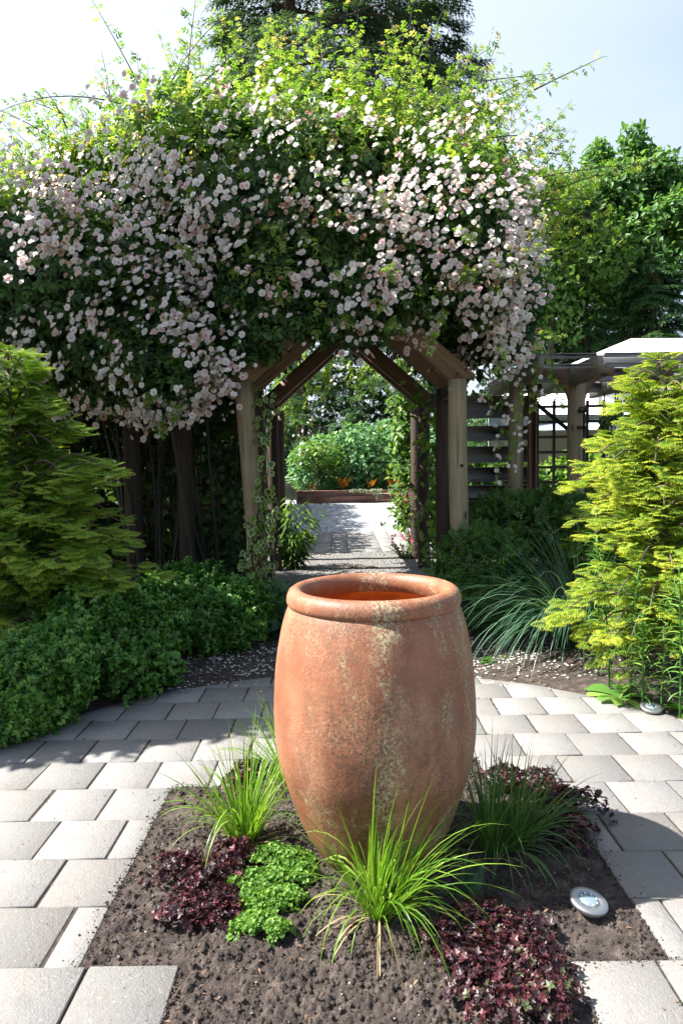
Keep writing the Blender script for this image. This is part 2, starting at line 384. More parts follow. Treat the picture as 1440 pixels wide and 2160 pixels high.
# terracotta
m = M('weathered terracotta')
vo = m.obj(); base = m.ramp(m.noise(2.6, 5, .6, vo), [(.3, (.125, .044, .022)), (.5, (.25, .088, .042)), (.7, (.33, .14, .072))])
base = m.mix(m.ramp(m.noise(3.2, 4, .5, m.obj((1, 1, .45))), [(.5, (0, 0, 0)), (.72, (.5, .5, .5))]), base, (.44, .25, .16))
fine = m.noise(70, 4, .7, vo); mid = m.noise(9, 5, .65, m.obj((1, 1, .35)))
geo = m.n('TexCoord'); sp = m.n('SeparateXYZ'); m.l(geo.outputs['Object'], sp.inputs[0])
# dark algae, mostly in vertical runs on the lower belly
st = m.noise(4.2, 4, .6, m.obj((1.5, 1.5, .32))); dk = m.math('MULTIPLY', m.ramp(st, [(.36, (0, 0, 0)), (.52, (1, 1, 1))]), m.ramp(fine, [(.34, (0, 0, 0)), (.52, (1, 1, 1))]))
hz = m.ramp(sp.outputs[2], [(.0, (1, 1, 1)), (.62, (1, 1, 1)), (.95, (.12, .12, .12))]); dk = m.math('MULTIPLY', dk, hz)
xr = m.math('MULTIPLY_ADD', sp.outputs[0], 1.25); xr.node.inputs[2].default_value = .5
wx = m.math('ADD', xr, m.math('MULTIPLY', m.math('SUBTRACT', m.noise(3.5, 4, .6, vo), .5), .22))
bl = m.ramp(wx, [(0, (.25,)*3), (.42, (.3,)*3), (.53, (1,)*3), (.62, (.75,)*3), (.70, (.3,)*3), (.84, (.6,)*3), (1, (.9,)*3)])
bd = m.ramp(wx, [(0, (.1,)*3), (.22, (.35,)*3), (.33, (1,)*3), (.50, (.95,)*3), (.58, (.3,)*3), (.76, (.6,)*3), (1, (.3,)*3)])
dk = m.math('ADD', m.math('ADD', m.math('MULTIPLY', st, .6), m.math('MULTIPLY', bd, .26)), m.math('MULTIPLY', mid, .3))
dk = m.math('MULTIPLY', m.math('MULTIPLY', m.ramp(dk, [(.53, (0, 0, 0)), (.68, (1, 1, 1))]), m.ramp(fine, [(.38, (.15, .15, .15)), (.56, (1, 1, 1))])), hz)
c = m.mix(m.math('MULTIPLY', dk, .9), base, (.075, .038, .022))
dk2 = m.math('MULTIPLY', m.ramp(m.noise(26, 5, .75, vo), [(.52, (0, 0, 0)), (.60, (1, 1, 1))]), m.ramp(m.noise(3.1, 3, .5, m.obj((1, 1, .6))), [(.42, (0, 0, 0)), (.6, (1, 1, 1))]))
c = m.mix(m.math('MULTIPLY', dk2, .5), c, (.12, .07, .035))
# lichen crust
lf_ = m.math('ADD', m.math('MULTIPLY', m.noise(5.5, 7, .75, m.obj((1.3, 1.3, .5), rot=(0, 0, .9)), .4), .75), m.math('MULTIPLY', bl, .15))
lm = m.math('MULTIPLY', m.ramp(m.noise(80, 5, .8, vo), [(.48, (0, 0, 0)), (.55, (1, 1, 1))]), m.ramp(lf_, [(.455, (0, 0, 0)), (.56, (1, 1, 1))]))
c = m.mix(m.math('MULTIPLY', lm, .9), c, (.44, .42, .24))
lm2 = m.math('MULTIPLY', m.ramp(m.noise(130, 4, .8, vo), [(.52, (0, 0, 0)), (.57, (1, 1, 1))]), m.ramp(m.noise(6, 3, .6, vo), [(.40, (0, 0, 0)), (.6, (1, 1, 1))]))
c = m.mix(m.math('MULTIPLY', lm2, .38), c, (.46, .34, .19))
m.col(c); m.rough(m.math('ADD', m.math('MULTIPLY', fine, .25), .42))
m.bump(m.math('ADD', m.math('ADD', m.math('MULTIPLY', mid, .8), m.math('MULTIPLY', fine, .35)), m.math('MULTIPLY', lm, .3)), .5, .010); MT['terra'] = m.m
m = M('glazed inside'); m.col(m.ramp(m.noise(5, 4, .6, m.obj((1, 1, 2.5))), [(.35, (.34, .08, .015)), (.55, (.62, .20, .03)), (.72, (.72, .34, .06))])).rough(.35); MT['glaze'] = m.m
# paver
m = M('tumbled concrete paver'); r = m.attr('rnd'); vo = m.obj()
c = m.ramp(r, [(0, (.18, .174, .165)), (.4, (.238, .231, .22)), (1, (.285, .278, .266))])
c = m.mix(m.ramp(m.noise(2.6, 5, .65, vo), [(.44, (0, 0, 0)), (.7, (.5, .5, .5))]), c, (.25, .205, .175))
sp_ = m.noise(150, 4, .75, vo); c = m.mix(m.ramp(sp_, [(.56, (0, 0, 0)), (.66, (.55, .55, .55))]), c, (.16, .155, .15))
c = m.mix(m.ramp(m.noise(60, 4, .7, vo), [(.60, (0, 0, 0)), (.70, (.5, .5, .5))]), c, (.50, .49, .47))
c = m.mix(m.ramp(m.noise(9, 5, .7, vo), [(.55, (0, 0, 0)), (.72, (.45, .45, .45))]), c, (.15, .145, .13))
m.col(c).rough(.85); m.bump(m.math('ADD', m.noise(38, 6, .75, vo), m.math('MULTIPLY', sp_, .7)), .9, .009); MT['paver'] = m.m
# soil
m = M('garden soil'); vo = m.obj()
c = m.ramp(m.noise(14, 6, .7, vo), [(.35, (.028, .020, .017)), (.52, (.062, .045, .037)), (.7, (.14, .11, .092))])
c = m.mix(m.ramp(m.noise(160, 3, .7, vo), [(.60, (0, 0, 0)), (.68, (.6, .6, .6))]), c, (.26, .21, .18))
m.col(c).rough(.95); m.bump(m.math('ADD', m.noise(60, 6, .75, vo), m.math('MULTIPLY', m.noise(190, 4, .7, vo), .6)), .9, .012); MT['soil'] = m.m
m = M('dry ground'); vo = m.obj()
c = m.ramp(m.noise(3, 6, .7, vo), [(.35, (.035, .026, .02)), (.7, (.085, .065, .05))]); m.col(c).rough(.95); m.bump(m.noise(40, 6, .75, vo), .9, .02); MT['ground'] = m.m
def gravelmat(name, a, b, sc1=34):
    m = M(name); vo = m.obj(); v = m.n('TexVoronoi', Scale=sc1); m.l(vo, v.inputs[0])
    sx = m.n('SeparateColor'); m.l(v.outputs['Color'], sx.inputs[0])
    c = m.ramp(sx.outputs[0], [(0, a), (1, b)]); c = m.mix(m.ramp(v.outputs['Distance'], [(.35, (0, 0, 0)), (.8, (.85, .85, .85))]), c, tuple(x*.25 for x in a))
    m.col(c).rough(.9); h = m.math('SUBTRACT', 1., v.outputs['Distance']); m.bump(h, 1., .03); return m.m
MT['gravel'] = gravelmat('pale crushed gravel', (.30, .305, .32), (.68, .69, .70), 14)
MT['gravelf'] = gravelmat('grey grit', (.17, .16, .15), (.42, .40, .37), 40)
MT['petals'] = leafmat('fallen petal', [(0, (.55, .50, .47)), (1, (.82, .80, .78))], .2, .6, 1.)
MT['straw'] = leafmat('dry straw blade', [(0, (.22, .16, .07)), (1, (.42, .33, .17))], .3, .6, 1.)
MT['litter'] = leafmat('dry litter', [(0, (.09, .05, .03)), (1, (.24, .15, .09))], .2, .7, 1.)

# ================================================================== SETTING
def sheet(name, x0, x1, y0, y1, z, mt, step=None, amp=0., f=3., kind='structure', mask=None):
    nx = max(2, int((x1-x0)/step)+1) if step else 2; ny = max(2, int((y1-y0)/step)+1) if step else 2
    X, Y = np.meshgrid(np.linspace(x0, x1, nx), np.linspace(y0, y1, ny)); Z = np.full(X.shape, float(z))
    if amp: Z = Z+amp*(fbm(np.stack([X*f, Y*f], -1), 5, 3)-.5)
    V = np.stack([X, Y, Z], -1).reshape(-1, 3); i, j = np.meshgrid(np.arange(ny-1), np.arange(nx-1), indexing='ij')
    F = np.stack([i*nx+j, i*nx+j+1, (i+1)*nx+j+1, (i+1)*nx+j], -1).reshape(-1, 4)
    if mask is not None: F = F[mask(V[F].mean(1))]
    o = Geo().add(V, F).build(name, mt, smooth=bool(amp)); o['kind'] = kind; return o
sheet('ground', -400, 400, -60, 700, -.06, MT['ground'])
PC = np.array([.085, 2.68]); PR = 2.42
# border soil round the patio (bumpy), leaving the patio disc to the pavers
def soilz(x, y):
    t = np.clip((np.hypot(x-PC[0], y-PC[1])-PR)/.35, 0, 1)
    return -.012+t*(.022+.12*(fbm(np.stack([x*2.2, y*2.2], -1), 5, 3)-.4))+.02*(fbm(np.stack([x*22, y*22], -1), 3, 6)-.5)
_o = sheet('border_soil', -6, 6, 3., 11.6, .0, MT['soil'], .03, .001, 2.2, mask=lambda c: np.hypot(c[:, 0]-PC[0], c[:, 1]-PC[1]) > PR-.04)
_v = np.empty(len(_o.data.vertices)*3, np.float32); _o.data.vertices.foreach_get('co', _v); _v = _v.reshape(-1, 3); _v[:, 2] = soilz(_v[:, 0].astype(float), _v[:, 1].astype(float)); _o.data.vertices.foreach_set('co', _v.ravel()); _o.data.update()
# ---- patio pavers
def clip(poly, a, n):
    out = []
    for i in range(len(poly)):
        p, q = poly[i-1], poly[i]; dp, dq = np.dot(p-a, n), np.dot(q-a, n)
        if dp < 0: 
            if dq <= 0: out.append(q)
            else: out.append(p+(q-p)*dp/(dp-dq))
        elif dq < 0: out.append(p+(q-p)*dp/(dp-dq)); out.append(q)
    return out
def area(p): p = np.array(p); return .5*abs(np.dot(p[:, 0], np.roll(p[:, 1], -1))-np.dot(p[:, 1], np.roll(p[:, 0], -1)))
g = Geo(); S_ = .3025; jt = .0055; jy = .0025
for j in range(-14, 12):
    y0 = 2.075+j*S_; y1 = y0+S_
    off = 0 if j % 2 == 0 else S_/2
    for i in range(-12, 13):
        x0 = -.983+off+i*S_; x1 = x0+S_
        segs = [(x0, x1)]
        if -1 <= j <= 4:
            a, b = (PC[0]-.94, PC[0]+.94) if 0 <= j <= 3 else (PC[0]-.62, PC[0]+.62)
            segs = []
            if x0 < a: segs.append((x0, min(x1, a)))
            if x1 > b: segs.append((max(x0, b), x1))
        for a, b in segs:
            if b-a < .03: continue
            poly = [np.array(q) for q in ((a+jt, y0+jy), (b-jt, y0+jy), (b-jt, y1-jy), (a+jt, y1-jy))]
            if y0 > .9 or abs((x0+x1)/2-PC[0]) > 1.0:
                for k in range(40):
                    an = k*math.pi/20; n = np.array([math.cos(an), math.sin(an)])
                    if len(poly) < 3: break
                    poly = clip(poly, PC+n*PR, n)
            if len(poly) < 3 or area(poly) < .004: continue
            poly = np.array(poly); keep = np.linalg.norm(poly-np.roll(poly, 1, 0), axis=1) > .004; poly = poly[keep]
            if len(poly) < 3: continue
            poly = poly+R.normal(0, .0014, poly.shape)
            g.prism(poly, -.05, float(np.clip(R.normal(.001, .002), -.001, .005)), R.random(), 0, .004)
o = g.build('patio', MT['paver']); o['kind'] = 'structure'
# joint sand under the pavers
k = 64; a_ = np.arange(k)*2*math.pi/k
v = np.c_[PC[0]+(PR-.01)*np.cos(a_), PC[1]+(PR-.01)*np.sin(a_), np.full(k, -.0065)]
g = Geo(); g.add(v, np.arange(k)[None]); g.add([[-.9, -2.2, -.0065], [1.1, -2.2, -.0065], [1.1, .27, -.007], [-.9, .27, -.007]], [[0, 1, 2, 3]])
# ring with the bed cut out is not needed: bed soil lies above it
o = g.build('joint_sand', MT['soil']); o['kind'] = 'structure'
# ---- planting bed soil inside the patio
def bedmask(p): 
    x, y = abs(p[:, 0]-PC[0]), p[:, 1]
    return ((x < .948) & (y > 2.068) & (y < 3.292)) | ((x < .628) & (y > 1.765) & (y < 3.59))
def bedz(x, y):
    p = np.stack([x, y], -1); ax = np.abs(x-PC[0]); 
    e = np.maximum(np.minimum(.94-ax, np.minimum(y-2.075, 3.285-y)), np.minimum(.62-ax, np.minimum(y-1.77, 3.585-y))); e = np.clip((e-.004)/.035, 0, 1)
    r = np.hypot(x-PC[0], y-PC[1])
    z = -.022+.024*e+.014*(fbm(p*30, 3, 2)-.5)+.035*np.exp(-(r/.45)**2)+e*(.05*(fbm(p*5, 4, 5)-.5)+.03*(fbm(p*20, 3, 9)-.5)+.026*(fbm(p*55, 3, 19)-.5)+.010*np.maximum(0, noise(p*85, 4)-.6)*3)
    return z
nx = 420; X, Y = np.meshgrid(np.linspace(PC[0]-.95, PC[0]+.95, nx), np.linspace(1.76, 3.595, nx)); V = np.stack([X, Y, bedz(X, Y)], -1).reshape(-1, 3)
i, j = np.meshgrid(np.arange(nx-1), np.arange(nx-1), indexing='ij'); F = np.stack([i*nx+j, i*nx+j+1, (i+1)*nx+j+1, (i+1)*nx+j], -1).reshape(-1, 4)
F = F[bedmask(V[F].mean(1))]
o = Geo().add(V, F).build('bed_soil', MT['soil'], smooth=True); o['kind'] = 'structure'
# ---- beyond the arch
o = sheet('garden_path', -1.6, 2.6, 8.6, 11.75, .045, MT['gravelf'], .05, .02, 3)
g = Geo()
for j in range(11):
    for i in range(-16, 18):
        x0 = i*.305+.1; y0 = 11.8+j*.33
        g.prism(np.array([[x0+.005, y0+.006], [x0+.30, y0+.006], [x0+.30, y0+.324], [x0+.005, y0+.324]]), -.03, .03+R.normal(0, .001), R.random(), 0, .004)
o = g.build('pavement', MT['paver']); o['kind'] = 'structure'
sheet('gravel_court', -9, 9, 15.45, 29, .02, MT['gravel'], .12, .05, 2.5)

# ================================================================== POT
prof = [(0, .0), (.215, .0), (.228, .012), (.262, .07), (.30, .142), (.352, .298), (.385, .40), (.398, .49), (.402, .57), (.400, .654), (.392, .767), (.380, .86), (.361, .945), (.349, .99), (.340, 1.012), (.328, 1.032)]
def curve(pr, n):
    pr = np.array(pr); d = np.r_[0, np.cumsum(np.linalg.norm(np.diff(pr, axis=0), axis=1))]; t = np.linspace(0, d[-1], n)
    x = np.interp(t, d, pr[:, 0]); z = np.interp(t, d, pr[:, 1])
    for _ in range(3):
        x[2:-2] = (x[1:-3]+x[3:-1]+2*x[2:-2])/4; z[2:-2] = (z[1:-3]+z[3:-1]+2*z[2:-2])/4
    return np.c_[x, z]
def lathe(pr, k=96, wob=0., seed=1):
    pr = np.asarray(pr); n = len(pr); a = np.arange(k)*2*math.pi/k
    r = pr[:, 0][:, None]*np.ones(k)
    if wob: r = r+wob*(fbm(np.stack([np.cos(a)[None]*1.4+0*r+5, np.sin(a)[None]*1.4+0*r+5, pr[:, 1][:, None]*3+0*r], -1), 3, seed)-.5)*np.minimum(1, pr[:, 0]/.1)[:, None]
    V = np.stack([r*np.cos(a), r*np.sin(a), pr[:, 1][:, None]+0*r], -1).reshape(-1, 3)
    i, j = np.meshgrid(np.arange(n-1), np.arange(k), indexing='ij'); j2 = (j+1) % k
    return V, np.stack([i*k+j, i*k+j2, (i+1)*k+j2, (i+1)*k+j], -1).reshape(-1, 4)
POT = np.array([.122, 2.675, .02])
pot = thing('terracotta_urn', POT, 'tall weathered terracotta urn with lichen stains standing in the centre planting bed', 'plant pot')
V, F = lathe(curve(prof, 70), 128, .012); Geo().add(V, F).build('body', MT['terra'], pot, True)
rim = [(.325, 1.026), (.334, 1.024), (.341, 1.030), (.344, 1.042), (.342, 1.062), (.334, 1.080), (.320, 1.090), (.306, 1.093), (.294, 1.089), (.284, 1.080), (.274, 1.06), (.277, 1.035), (.29, 1.012)]
V, F = lathe(rim, 128, .004); Geo().add(V, F).build('rim', MT['terra'], pot, True)
V, F = lathe([(.29, 1.014), (.32, .96), (.36, .86), (.375, .65), (.37, .48), (.28, .15), (.2, .05), (0, .04)][::1], 96); Geo().add(V, F[:, ::-1]).build('glazed_interior', MT['glaze'], pot, True)

# ================================================================== ARCH
def post(geo, x, y, top, bot, r, lean=(0, 0), k=16, seed=0):
    z = np.linspace(bot, top, 14); t = (top-z)/(top-bot)
    pts = np.c_[x+lean[0]*t, y+lean[1]*t, z]; geo.tube(pts, r*(1+.10*t+.03*np.sin(z*5+seed)), k)
AX = .11; ARCHY = [7.0, 7.95, 9.9, 10.9]; RAFY = [7.0, 7.8, 9.65, 10.1]
arch = thing('timber_arch', (AX, 7, 0), 'gabled timber archway on round posts with roses growing over it, behind the terracotta urn', 'garden arch')
hs = 1.085
def beam_between(a, b, h, t, mt, name, root, up=(0, 0, 1), bev=.006, sx=0, horizontal_cut=False):
    a = np.asarray(a, float); b = np.asarray(b, float); d = unit(b-a); L = np.linalg.norm(b-a)
    u = np.asarray(up, float); u = unit(u-d*np.dot(u, d)); s = np.cross(u, d)
    rot = np.stack([d, s, u], -1); c = (a+b)/2
    g = Geo().box((0, 0, 0), (L/2, t/2, h/2), bev=bev)
    o = g.build(name, mt, root); off = np.array(root.location) if root else 0
    o.matrix_local = Matrix([[rot[0][0], rot[0][1], rot[0][2], (c-off)[0]], [rot[1][0], rot[1][1], rot[1][2], (c-off)[1]], [rot[2][0], rot[2][1], rot[2][2], (c-off)[2]], [0, 0, 0, 1]])
    return o
HE = 2.42
for q, y in enumerate(ARCHY):
    for sgn in (-1, 1):
        g = Geo(); lean = (-.0, 0)
        bx = AX+sgn*hs; r = .095 if q == 0 else .09
        if q == 0: lean = (.13 if sgn < 0 else .02, 0)
        z = np.linspace(0, HE, 14); pts = np.c_[bx+lean[0]*(1-z/HE), np.full(14, y), z]
        pts = pts+np.c_[.008*np.sin(z*2+q+sgn), np.zeros(14), np.zeros(14)]
        g.tube(pts-np.array([bx, y, 0]), r*(1.03-.04*z/HE), 18)
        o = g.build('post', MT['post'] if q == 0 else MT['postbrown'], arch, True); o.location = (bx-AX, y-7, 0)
        if q == 0:
            for zz in ((.9, 1.55) if sgn > 0 else ()):
                b = Geo().tube([(0, -.012, 0), (0, .004, 0)], [.016, .016], 8).build('bolt', MT['black'], o); b.location = (.02, -.1, zz)
    # rafters with level-cut heels sitting on the post heads
    for sgn in (-1, 1):
        yy = RAFY[q]; vd = .27 if q == 0 else .25; HB = HE+.0+(.002 if sgn > 0 else 0)
        poly = np.array([(-hs-.17, HB), (-hs+.09, HB), (0, HB+(hs-.09)*.88), (0, HB+(hs-.09)*.88+vd), (-hs-.17, HB-.26*.88+vd)])
        poly[:, 0] *= -sgn; 
        if sgn < 0: poly = poly[::1]
        else: poly = poly[::-1]
        n = len(poly); th_ = .05
        V = np.r_[np.c_[AX+poly[:, 0], np.full(n, yy-th_), poly[:, 1]], np.c_[AX+poly[:, 0], np.full(n, yy+th_), poly[:, 1]]]
        g = Geo(); g.add(V, np.array([[i_, n+i_, n+(i_+1) % n, (i_+1) % n] for i_ in range(n)]))
        g.b.append((np.zeros((0, 3)), np.array([np.arange(n), (np.arange(n)+n)[::-1]]), np.zeros(2), np.zeros(2, int), np.zeros(2)))
        ang = math.atan(.88); c_, s_ = math.cos(ang), math.sin(ang)
        rt = Matrix(((c_, 0, sgn*s_), (0, 1, 0), (-sgn*s_, 0, c_))).to_4x4()   # local x along the board
        og = g.build('rafter', MT['beam'], arch); mw = Matrix.Translation(Vector((AX, yy, HB))) @ rt
        og.data.transform(mw.inverted()); og.matrix_local = Matrix.Translation(Vector((-AX, -7, 0))) @ mw
for sgn in (-1, 1):
    for dx_, dz_ in ((-.03, .05), (.05, .09)):
        o = Geo().tube([(0, .004, 0), (0, -.01, 0)], [.013, .011], 8).build('bolt', MT['black'], arch); o.location = (sgn*(hs+.02+dx_), -.052, HE+dz_)
for sgn in (-1, 1):
    beam_between((AX+sgn*hs, 7.06, HE-.08), (AX+sgn*hs, 11.3, HE-.08), .14, .09, MT['beamgreyy'], 'wall_plate', arch)
for t in (.42, .93):
    for sgn in (-1, 1):
        x = AX+sgn*(hs+.1)*(1-t); z = HE+(hs+.1)*t*.86+.27
        beam_between((x, 7.1, z), (x, 11.3, z), .04, .07, MT['beamgreyy'], 'purlin', arch)

# ================================================================== foliage helpers
def leaves_at(g, T, P, N, size, spread=.6, down=.25, rnd=None, mi=None, jitter=.3):
    n = len(P); D = unit(N*.35+rv(n)*spread+np.array([0, 0, -down])); Nn = unit(N+rv(n)*.55+np.array([0, 0, .35]))
    S = size*(1+jitter*(R.random(n)-.5)*2)
    return g.scatter(T, P, frames(D, Nn), S, rnd, mi)
def in_ell(P, E, s=1.):
    o = np.zeros(len(P), bool)
    for c, r in E: o |= (((P-c)/(np.array(r)*s))**2).sum(1) < 1
    return o
def shell(E, n, smin=.8, smax=1.0, lump=.12, lf=1.6, zmin=-9, seed=0, sq=2):
    """points in the outer shell of a union of ellipsoids, with outward normals; s is depth 0 (inner)..1 (outer)"""
    ar = np.array([(r[0]*r[1]*r[2])**(2/3) for c, r in E]); idx = R.choice(len(E), n, p=ar/ar.sum())
    C = np.array([c for c, r in E])[idx]; Rr = np.array([r for c, r in E])[idx]
    d = rv(n); s = smin+(smax-smin)*R.random(n)**.7
    L = 1+lump*(fbm((C+d*Rr)*lf, 3, seed)*2-1)*1.3
    if sq > 2: 
        f = (np.abs(d)**sq).sum(1, keepdims=True)**(-1/sq); d2 = d*f; P = C+d2*Rr*(s*L)[:, None]; N = unit(np.sign(d)*np.abs(d)**(sq-1)/Rr)
    else: P = C+d*Rr*(s*L)[:, None]; N = unit(d/Rr)
    k = ~np.zeros(n, bool)
    for q, (c, r) in enumerate(E):
        k &= ~(((np.abs((P-c)/(np.array(r)*smin*.97))**sq).sum(1) < 1) & (idx != q))
    k &= P[:, 2] > zmin
    return P[k], N[k], ((s-smin)/(smax-smin))[k]

# ================================================================== RAMBLING ROSE
def EL(px, py, Y, rx, rz, ry):
    s = Y/1440; return (W(px, py, Y), (rx*s, ry, rz*s))
RE = [EL(560, 470, 7.8, 360, 195, 1.5), EL(120, 650, 7.2, 290, 165, 1.35), EL(925, 540, 7.6, 150, 185, 1.25), EL(290, 735, 6.75, 190, 120, .8),
      EL(1055, 640, 7.3, 62, 110, .55), EL(640, 330, 8.4, 240, 75, 1.2), EL(-250, 660, 8.3, 300, 190, 1.7), EL(270, 450, 8.2, 170, 85, 1.2), EL(60, 720, 6.7, 150, 105, .75),
      EL(745, 600, 6.8, 165, 110, .4), EL(560, 630, 6.7, 120, 115, .4)]
prx = np.array([-900, 0, 100, 200, 330, 430, 490, 520, 560, 600, 640, 700, 800, 850, 890, 930, 960, 1050, 1120, 1200, 1500])
pry = np.array([800, 790, 850, 895, 905, 865, 812, 782, 748, 715, 702, 706, 712, 722, 750, 790, 825, 805, 760, 690, 600])
ph = EYE+(975-pry)/1440*6.6; pxw = (prx-720)/1440*6.6
def rose_ok(P):
    x, y, z = P.T
    low = np.interp(x, pxw, ph)+.10*(noise(np.stack([x*5, z*0], -1), 3)-.5)
    roof = np.where(np.abs(x-AX) < 1.25, HE+.22+(1.25-np.abs(x-AX))*.86, 2.2)
    return np.where(y < 6.88, z > low, z > np.maximum(roof, 1.9))
rose = thing('rambling_rose', (-1.2, 7.2, 0), 'huge rambling rose smothered in pale pink blooms, spreading over the arch', 'rose bush')
g = Geo()
P, N, s = shell(RE, 54000, .80, 1.02, .21, 2.1, sq=2.35); k = rose_ok(P); P, N, s = P[k], N[k], s[k]
zt = (P[:, 2]-3.75)/1.5+ (N[:, 2]-.3)*.5+R.normal(0, .25, len(P))+.5*(fbm(P*1.5, 2, 8)-.5)
young = (zt > .35) & (s > .45)
front = (N[:, 1] < .45) | (N[:, 2] > .2)
sel = ~young & front
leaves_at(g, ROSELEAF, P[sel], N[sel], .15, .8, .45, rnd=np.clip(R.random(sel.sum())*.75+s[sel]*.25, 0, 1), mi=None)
leaves_at(g, ROSELEAF, P[young & front], N[young & front], .145, .9, .1, rnd=R.random((young & front).sum()))
fm = g.b  # set young to material 2
g.b[-1] = (*g.b[-1][:3], np.where(g.b[-1][3] == 1, 1, 2), g.b[-1][4])
# leaf roof over the arch passage
n = 9000; xx = R.uniform(-1.5, 1.5, n); P2 = np.c_[AX+xx, R.uniform(7.0, 10.4, n), HE+.42+(1.5-np.abs(xx))*.86-.3+R.random(n)*.3]
leaves_at(g, OVAL, P2, np.tile([0, 0, 1.], (n, 1)), .15, 1., .2, rnd=R.random(n)*.4)
# dark interior filling, big leaves
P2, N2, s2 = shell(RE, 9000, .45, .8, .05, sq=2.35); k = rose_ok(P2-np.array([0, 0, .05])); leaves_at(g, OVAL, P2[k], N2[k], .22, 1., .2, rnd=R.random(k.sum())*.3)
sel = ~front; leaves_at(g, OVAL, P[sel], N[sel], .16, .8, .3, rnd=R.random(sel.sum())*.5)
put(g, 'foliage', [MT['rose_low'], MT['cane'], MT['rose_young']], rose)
# blooms in trusses
P, N, s = shell(RE, 19000, 1.0, 1.12, .21, 2.1, sq=2.35)
P = P+np.array([0, -.03, 0])
k = rose_ok(P-np.array([0, 0, .02])) & (N[:, 1] < .2) & (P[:, 0] > -6.3)
P, N = P[k], N[k]
dens = np.clip(1.3-(P[:, 2]-3.75)/.95, 0.02, 1)*np.clip(fbm(P*2.6, 2, 21)*2.6-.85, .06, 1)*np.where(P[:, 0] > 1.2, 1.3, np.where((P[:, 0] < -.7) & (P[:, 2] < 3.6), 1.25, 1))
k = R.random(len(P)) < dens*.5; P, N = P[k], N[k]
BP = []; BN = []; BS = []; BR = []
for p, n in zip(P, N):
    c = R.integers(1, 14); age = R.random()
    d = R.normal(0, 1, (c, 3))*np.array([.055, .035, .05])*(.9+.08*c)
    BP.append(p+n*.13+np.array([-.04, -.05, 0])+d); BN.append(unit(n*.45+rv(c)*.5+np.array([-.5, -.45, .4]))); BS.append(.02+.056*R.random(c)**.7); BR.append(np.clip(age*.75+R.normal(0, .15, c)+(.22 if age > .8 else 0), 0, 1))
BP = np.concatenate(BP); BN = np.concatenate(BN); BS = np.concatenate(BS)*1.12; BR = np.concatenate(BR)
def bframes(N): 
    n = len(N); D = np.cross(N, rv(n)); return frames(D, N)
BF = bframes(BN)
dist = np.linalg.norm(BP-np.array([0, 0, EYE]), axis=1)
order = np.argsort(dist/BS); infr = (np.abs(BP[:, 0]) < BP[:, 1]*.48)
order = np.array([o for o in order if infr[o] and BN[o, 1] < -.2][:100])
for o_ in order:
    b = Geo(); b.scatter(BLOOM, np.zeros((1, 3)), BF[o_:o_+1], BS[o_:o_+1], BR[o_:o_+1])
    ob = b.build('rose_bloom', MT['petal'], rose); ob.location = BP[o_]-np.array(rose.location)
rest = np.setdiff1d(np.arange(len(BP)), order)
g = Geo(); g.scatter(BLOOM, BP[rest], BF[rest], BS[rest], BR[rest])
# hanging sprays of old trusses on the right shoulder
HP = []
for i in range(70):
    t = R.random(); c0 = W(1045+60*R.random(), 470+280*t, 6.5+R.random()*.5)
    HP.append(c0+R.normal(0, 1, (8, 3))*np.array([.06, .06, .1]))
HP = np.concatenate(HP); g.scatter(BLOOM, HP, bframes(unit(rv(len(HP))+np.array([-.5, -.7, .35]))), R.uniform(.035, .07, len(HP)), np.clip(R.normal(.62, .18, len(HP)), 0, 1))
# strings hanging in front of the boards on the right
for (a, b, c, d) in ((1060, 800, 1045, 1010), (1100, 790, 1095, 905), (1020, 790, 1040, 870), (1125, 760, 1130, 850), (1075, 840, 1085, 990)):
    for t in np.linspace(0, 1, 9):
        c0 = W(a+(c-a)*t+R.normal(0, 8), b+(d-b)*t, 6.75); n = R.integers(0, 4)
        if n: q = c0+R.normal(0, .035, (n, 3)); g.scatter(BLOOM, q, bframes(unit(rv(n)+np.array([-.2, -.9, 0]))), R.uniform(.04, .06, n), np.clip(R.normal(.4, .2, n), 0, 1))
# blooms framing the far end of the arch
for (a, b) in ((640, 920), (655, 880), (700, 800), (880, 790), (850, 745), (860, 775), (875, 870), (640, 950), (720, 770), (800, 760), (868, 830), (745, 775), (690, 862)):
    n = 5; q = W(a, b, 11.7)+R.normal(0, .09, (n, 3)); g.scatter(BLOOM, q, bframes(unit(rv(n)+np.array([-.4, -.6, .3]))), R.uniform(.05, .07, n), np.clip(R.normal(.4, .2, n), 0, 1))
o = put(g, 'rose_blooms', MT['petal'], rose); o['kind'] = 'stuff'
